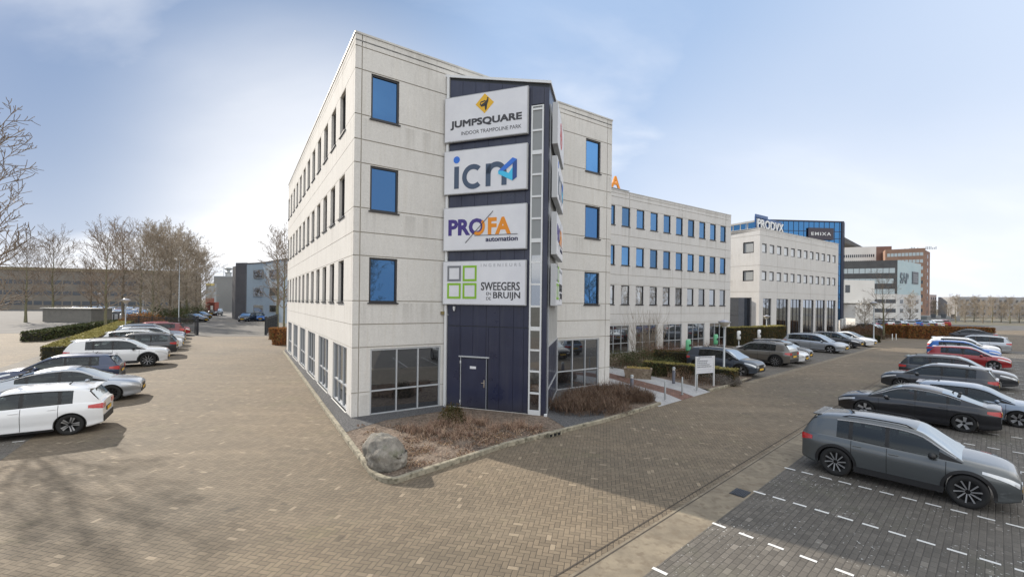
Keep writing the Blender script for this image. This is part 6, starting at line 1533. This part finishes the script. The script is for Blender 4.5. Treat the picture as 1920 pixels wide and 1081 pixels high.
# planter
x, y = G(1196, 711); root = empty('planter', (x, y, .1), R(-18), 'weathered concrete planter filled with dry plants beside the path', 'planter')
b = MB(); b.box(-.72, .72, -.36, .36, 0, .08); b.mesh([(-.68, -.33, .06), (.68, -.33, .06), (.68, .33, .06), (-.68, .33, .06), (-.78, -.40, .56), (.78, -.40, .56), (.78, .40, .56), (-.78, .40, .56), (-.68, -.31, .56), (.68, -.31, .56), (.68, .31, .56), (-.68, .31, .56), (-.66, -.3, .48), (.66, -.3, .48), (.66, .3, .48), (-.66, .3, .48)],
    [(0, 1, 5, 4), (1, 2, 6, 5), (2, 3, 7, 6), (3, 0, 4, 7), (4, 5, 9, 8), (5, 6, 10, 9), (6, 7, 11, 10), (7, 4, 8, 11), (8, 9, 13, 12), (9, 10, 14, 13), (10, 11, 15, 14), (11, 8, 12, 15), (12, 13, 14, 15)])
b.build('trough', m_noise('planter_concrete', (.17, .13, .095), (.27, .22, .165), 3, .9, .5, .01, c3=(.11, .09, .06), s3=9), root)
b = MB(); r2 = random.Random(2)
for _ in range(700): leafcard(b, Vector((r2.uniform(-.62, .62), r2.uniform(-.28, .28), .50 + r2.random()*.12)), r2.uniform(.02, .05), r2)
b.build('plants', m_leaf('yellow_dry', (.30, .22, .07), (.42, .33, .14), 4), root)
# directory board
pa, pb = Vector((*G(1304.5, 729), 0)), Vector((*G(1338, 726), 0)); dd = (pb - pa).normalized(); W = (pb - pa).length
root = empty('directory_board', (0, 0, 0), 0, 'white directory board on two posts at the mouth of the entrance path', 'sign board'); M_ = frameM(pa, dd, 0, 0, 0)
zt = CAMH - (668 - 571.2)/FPX*pa.y; zb_ = CAMH - (700.5 - 571.2)/FPX*pa.y
for s in (0, W):
    b = MB(); b.box(s - .03, s + .03, -.03, .03, .05, zt, 0, M_); b.build('post', MT['aluw'], root)
n_ = 9; hh = (zt - zb_)/n_
words = ['', '', '', '', '', '', '', '', '']
for k in range(n_):
    b = MB(); b.box(.035, W - .035, -.012, .012, zt - hh*(k+1) + .006, zt - hh*k - .006, 0, M_); o = b.build('strip', MT['white_panel'], root)
b = MB(); r2 = random.Random(6)
for k, (x0_, x1_) in enumerate(((.12, .86), (.06, .20), (.06, .62), (.06, .55), (.06, .72), (.06, .85))):
    x = x0_; zc = zt - hh*(k + .5)
    while x < x1_:
        wl = r2.uniform(.03, .08); b.box(x*W, (x + wl)*W, .0125, .0145, zc - .022, zc + .022, 0, M_); x += wl + .018
b.build('lettering', INK['gry'], root)
# lamp posts
def hat_lamp(px, yb, ytop, label, hatpx=23, d=None, group='lamp posts with wide cone hats'):
    if d is None: x, y = G(px, yb)
    else: X, Z = ray(px, yb); x, y = X*d, d
    zt_ = PD(px, ytop, y)[2]; root = empty('street_lamp', (x, y, 0), 0, label, 'street lamp', group); rh = hatpx/FPX*y/2
    b = MB(); b.lathe([(.10, 0), (.10, .6), (.06, .62), (.055, zt_ - rh*1.1), (0, zt_ - rh*1.1)], 14); b.build('pole', MT['galv'], root)
    b = MB(); b.lathe([(rh*.30, zt_ - rh*1.15), (rh*.95, zt_ - rh*.42), (rh*.95, zt_ - rh*.40)], 24); b.build('diffuser', mat('lamp_diffuser', (.42, .39, .33), .3), root)
    b = MB(); b.lathe([(rh*.95, zt_ - rh*.42), (rh, zt_ - rh*.38), (rh*.25, zt_ - .02), (0, zt_)], 24); b.build('hat', m_hat, root)
    b = MB(); b.lathe([(.0, zt_ - rh*1.3), (rh*.30, zt_ - rh*1.3), (rh*.30, zt_ - rh*1.12), (0, zt_ - rh*1.1)], 14); b.build('collar', MT['alu'], root)
m_hat = mat('lamp_hat', (.36, .37, .42), .4)
hat_lamp(1357, 706, 599, 'grey street lamp with wide cone hat beside the directory board', 23)
hat_lamp(1437, 640, 590, 'grey street lamp with cone hat before the third block', 12, d=50)
hat_lamp(1638, 642, 565, 'white street lamp right of the blue tower thicket', 13)
hat_lamp(235, 628, 559, 'grey street lamp with cone hat behind the left car row', 16)
hat_lamp(187, 600, 549, 'small lamp with bright hat behind the timber shed', 9, d=90)
hat_lamp(268, 596, 549, 'small lamp with bright hat between the tree trunks', 9, d=90)
x, y = G(335, 608); zt_ = PD(335, 490, y)[2]; root = empty('street_lamp', (x, y, 0), 0, 'tall thin grey lamp post rising in front of the left trees', 'street lamp'); b = MB(); b.lathe([(.09, 0), (.045, zt_), (0, zt_)], 10); b.build('pole', MT['galv'], root)
b = MB(); b.box(-.55, .12, -.12, .12, zt_ - .05, zt_ + .06); o = b.build('lamp_head', MT['galv'], root); bevel(o, .03)
# fences and gate
def bar_fence(p0, p1, h, label, gate=False):
    root = empty('bar_fence', (0, 0, 0), 0, label, 'fence', 'black bar fences at the rear gate'); p0 = Vector((*p0, 0)); p1 = Vector((*p1, 0)); d = (p1 - p0); L_ = d.length; d.normalize(); M_ = frameM(p0, d, 0, 0, 0)
    b = MB(); n_ = int(L_/.13)
    for k in range(n_ + 1): b.box(k*L_/n_ - .011, k*L_/n_ + .011, -.011, .011, .08, h, 0, M_)
    o = b.build('bars', MT['dark_metal'], root)
    b = MB(); b.box(0, L_, -.025, .025, .14, .19, 0, M_); b.box(0, L_, -.025, .025, h - .18, h - .13, 0, M_); b.build('rail', MT['dark_metal'], root)
    for k in range(max(2, int(L_/2.6) + 1)):
        s = L_*k/(max(2, int(L_/2.6) + 1) - 1); b = MB(); b.box(s - .04, s + .04, -.04, .04, 0, h + .06, 0, M_); b.build('post', MT['dark_metal'], root)
    return root
bar_fence(G(236, 619), G(366, 627), 2.0, 'black metal bar fence running from the left hedge to the gate post')
bar_fence(G(500, 627), G(522, 613), 2.1, 'short black bar fence right of the gate opening')
for k, (px, yb, ht) in enumerate(((370, 628, 2.25), (498, 628, 2.25))):
    x, y = G(px, yb); root = empty('gate_post', (x, y, 0), 0, ('thick black gate post at the end of the left fence', 'thick black gate post at the right of the gate opening')[k], 'gate post', 'gate posts of the rear yard')
    b = MB(); b.box(-.09, .09, -.09, .09, 0, ht); b.build('post', MT['dark_metal'], root); b = MB(); b.box(-.11, .11, -.11, .11, ht, ht + .05); b.build('cap', MT['galv'], root)
# chargers
m_ch = mat('charger_green', (.12, .42, .22), .4)
for k, (px, d, zc, col_) in enumerate(((1290.5, 31.5, 0, 'g'), (1342, 37.5, 0, 'g'), (1385, 43.0, 0, 'w'), (1423, 45.5, 0, 'w'), (1513, 66, 0, 'w'), (1532, 67, 0, 'w'))):
    X, Z = ray(px, 650); root = empty('charging_post', (X*d, d, 0), R(34), ('green charging box behind the dark blue grey crossover', 'green charging box right of the first, below the wing window', 'white charging post in front of the tall yew hedge', 'pale charging post behind the bronze crossover', 'pale charging post left before the glazed block', 'pale charging post right before the glazed block')[k], 'charging post', 'electric charging posts along the bays')
    b = MB(); b.lathe([(.05, 0), (.05, 1.0), (0, 1.0)], 12); b.build('post', MT['galv'], root)
    b = MB(); M_ = Matrix.Translation((0, 0, 1.38)) @ Matrix.Diagonal((1, .55, 1.5, 1)); b.lathe([(0, -.30), (.20, -.30), (.25, -.22), (.25, .20), (.18, .28), (0, .28)], 18, 0, M_); b.build('housing', m_ch if col_ == 'g' else MT['aluw'], root)
    b = MB(); b.box(-.08, .08, -.16, -.135, 1.30, 1.48); b.build('socket', MT['black'], root)
# red container and small road posts
root = empty('red_container', (0, 0, 0), 0, 'red container standing at the yard end behind the dark crossover', 'container'); A_, d_, L_, z_ = slab(root, 'body', 389, 403, 566, 112, 112, m_noise('red_steel', (.22, .05, .035), (.28, .08, .05), 1, .7, 0), back=1.5)
b = MB()
for k in range(8): b.box(k*L_/8, k*L_/8 + .06, 0, .05, .2, z_ - .2, 0, frameM(A_, d_, 0, 0, 0))
b.box(L_*.45, L_*.75, .05, .08, z_*.45, z_*.75, 1, frameM(A_, d_, 0, 0, 0)); b.build('rib', [MT['dark_metal'], MT['white']], root)
for k, (px, py) in enumerate(((1673, 637), (1680, 637))):
    x, y = G(px, py); b = MB(); b.lathe([(.05, 0), (.05, .8), (0, .82)], 8); o = b.build('road_post', MT['white'], None, (x, y, 0)); tag(o, ('left', 'right')[k] + ' of two small white posts at the street corner by the thicket', 'bollard', 'white road posts')
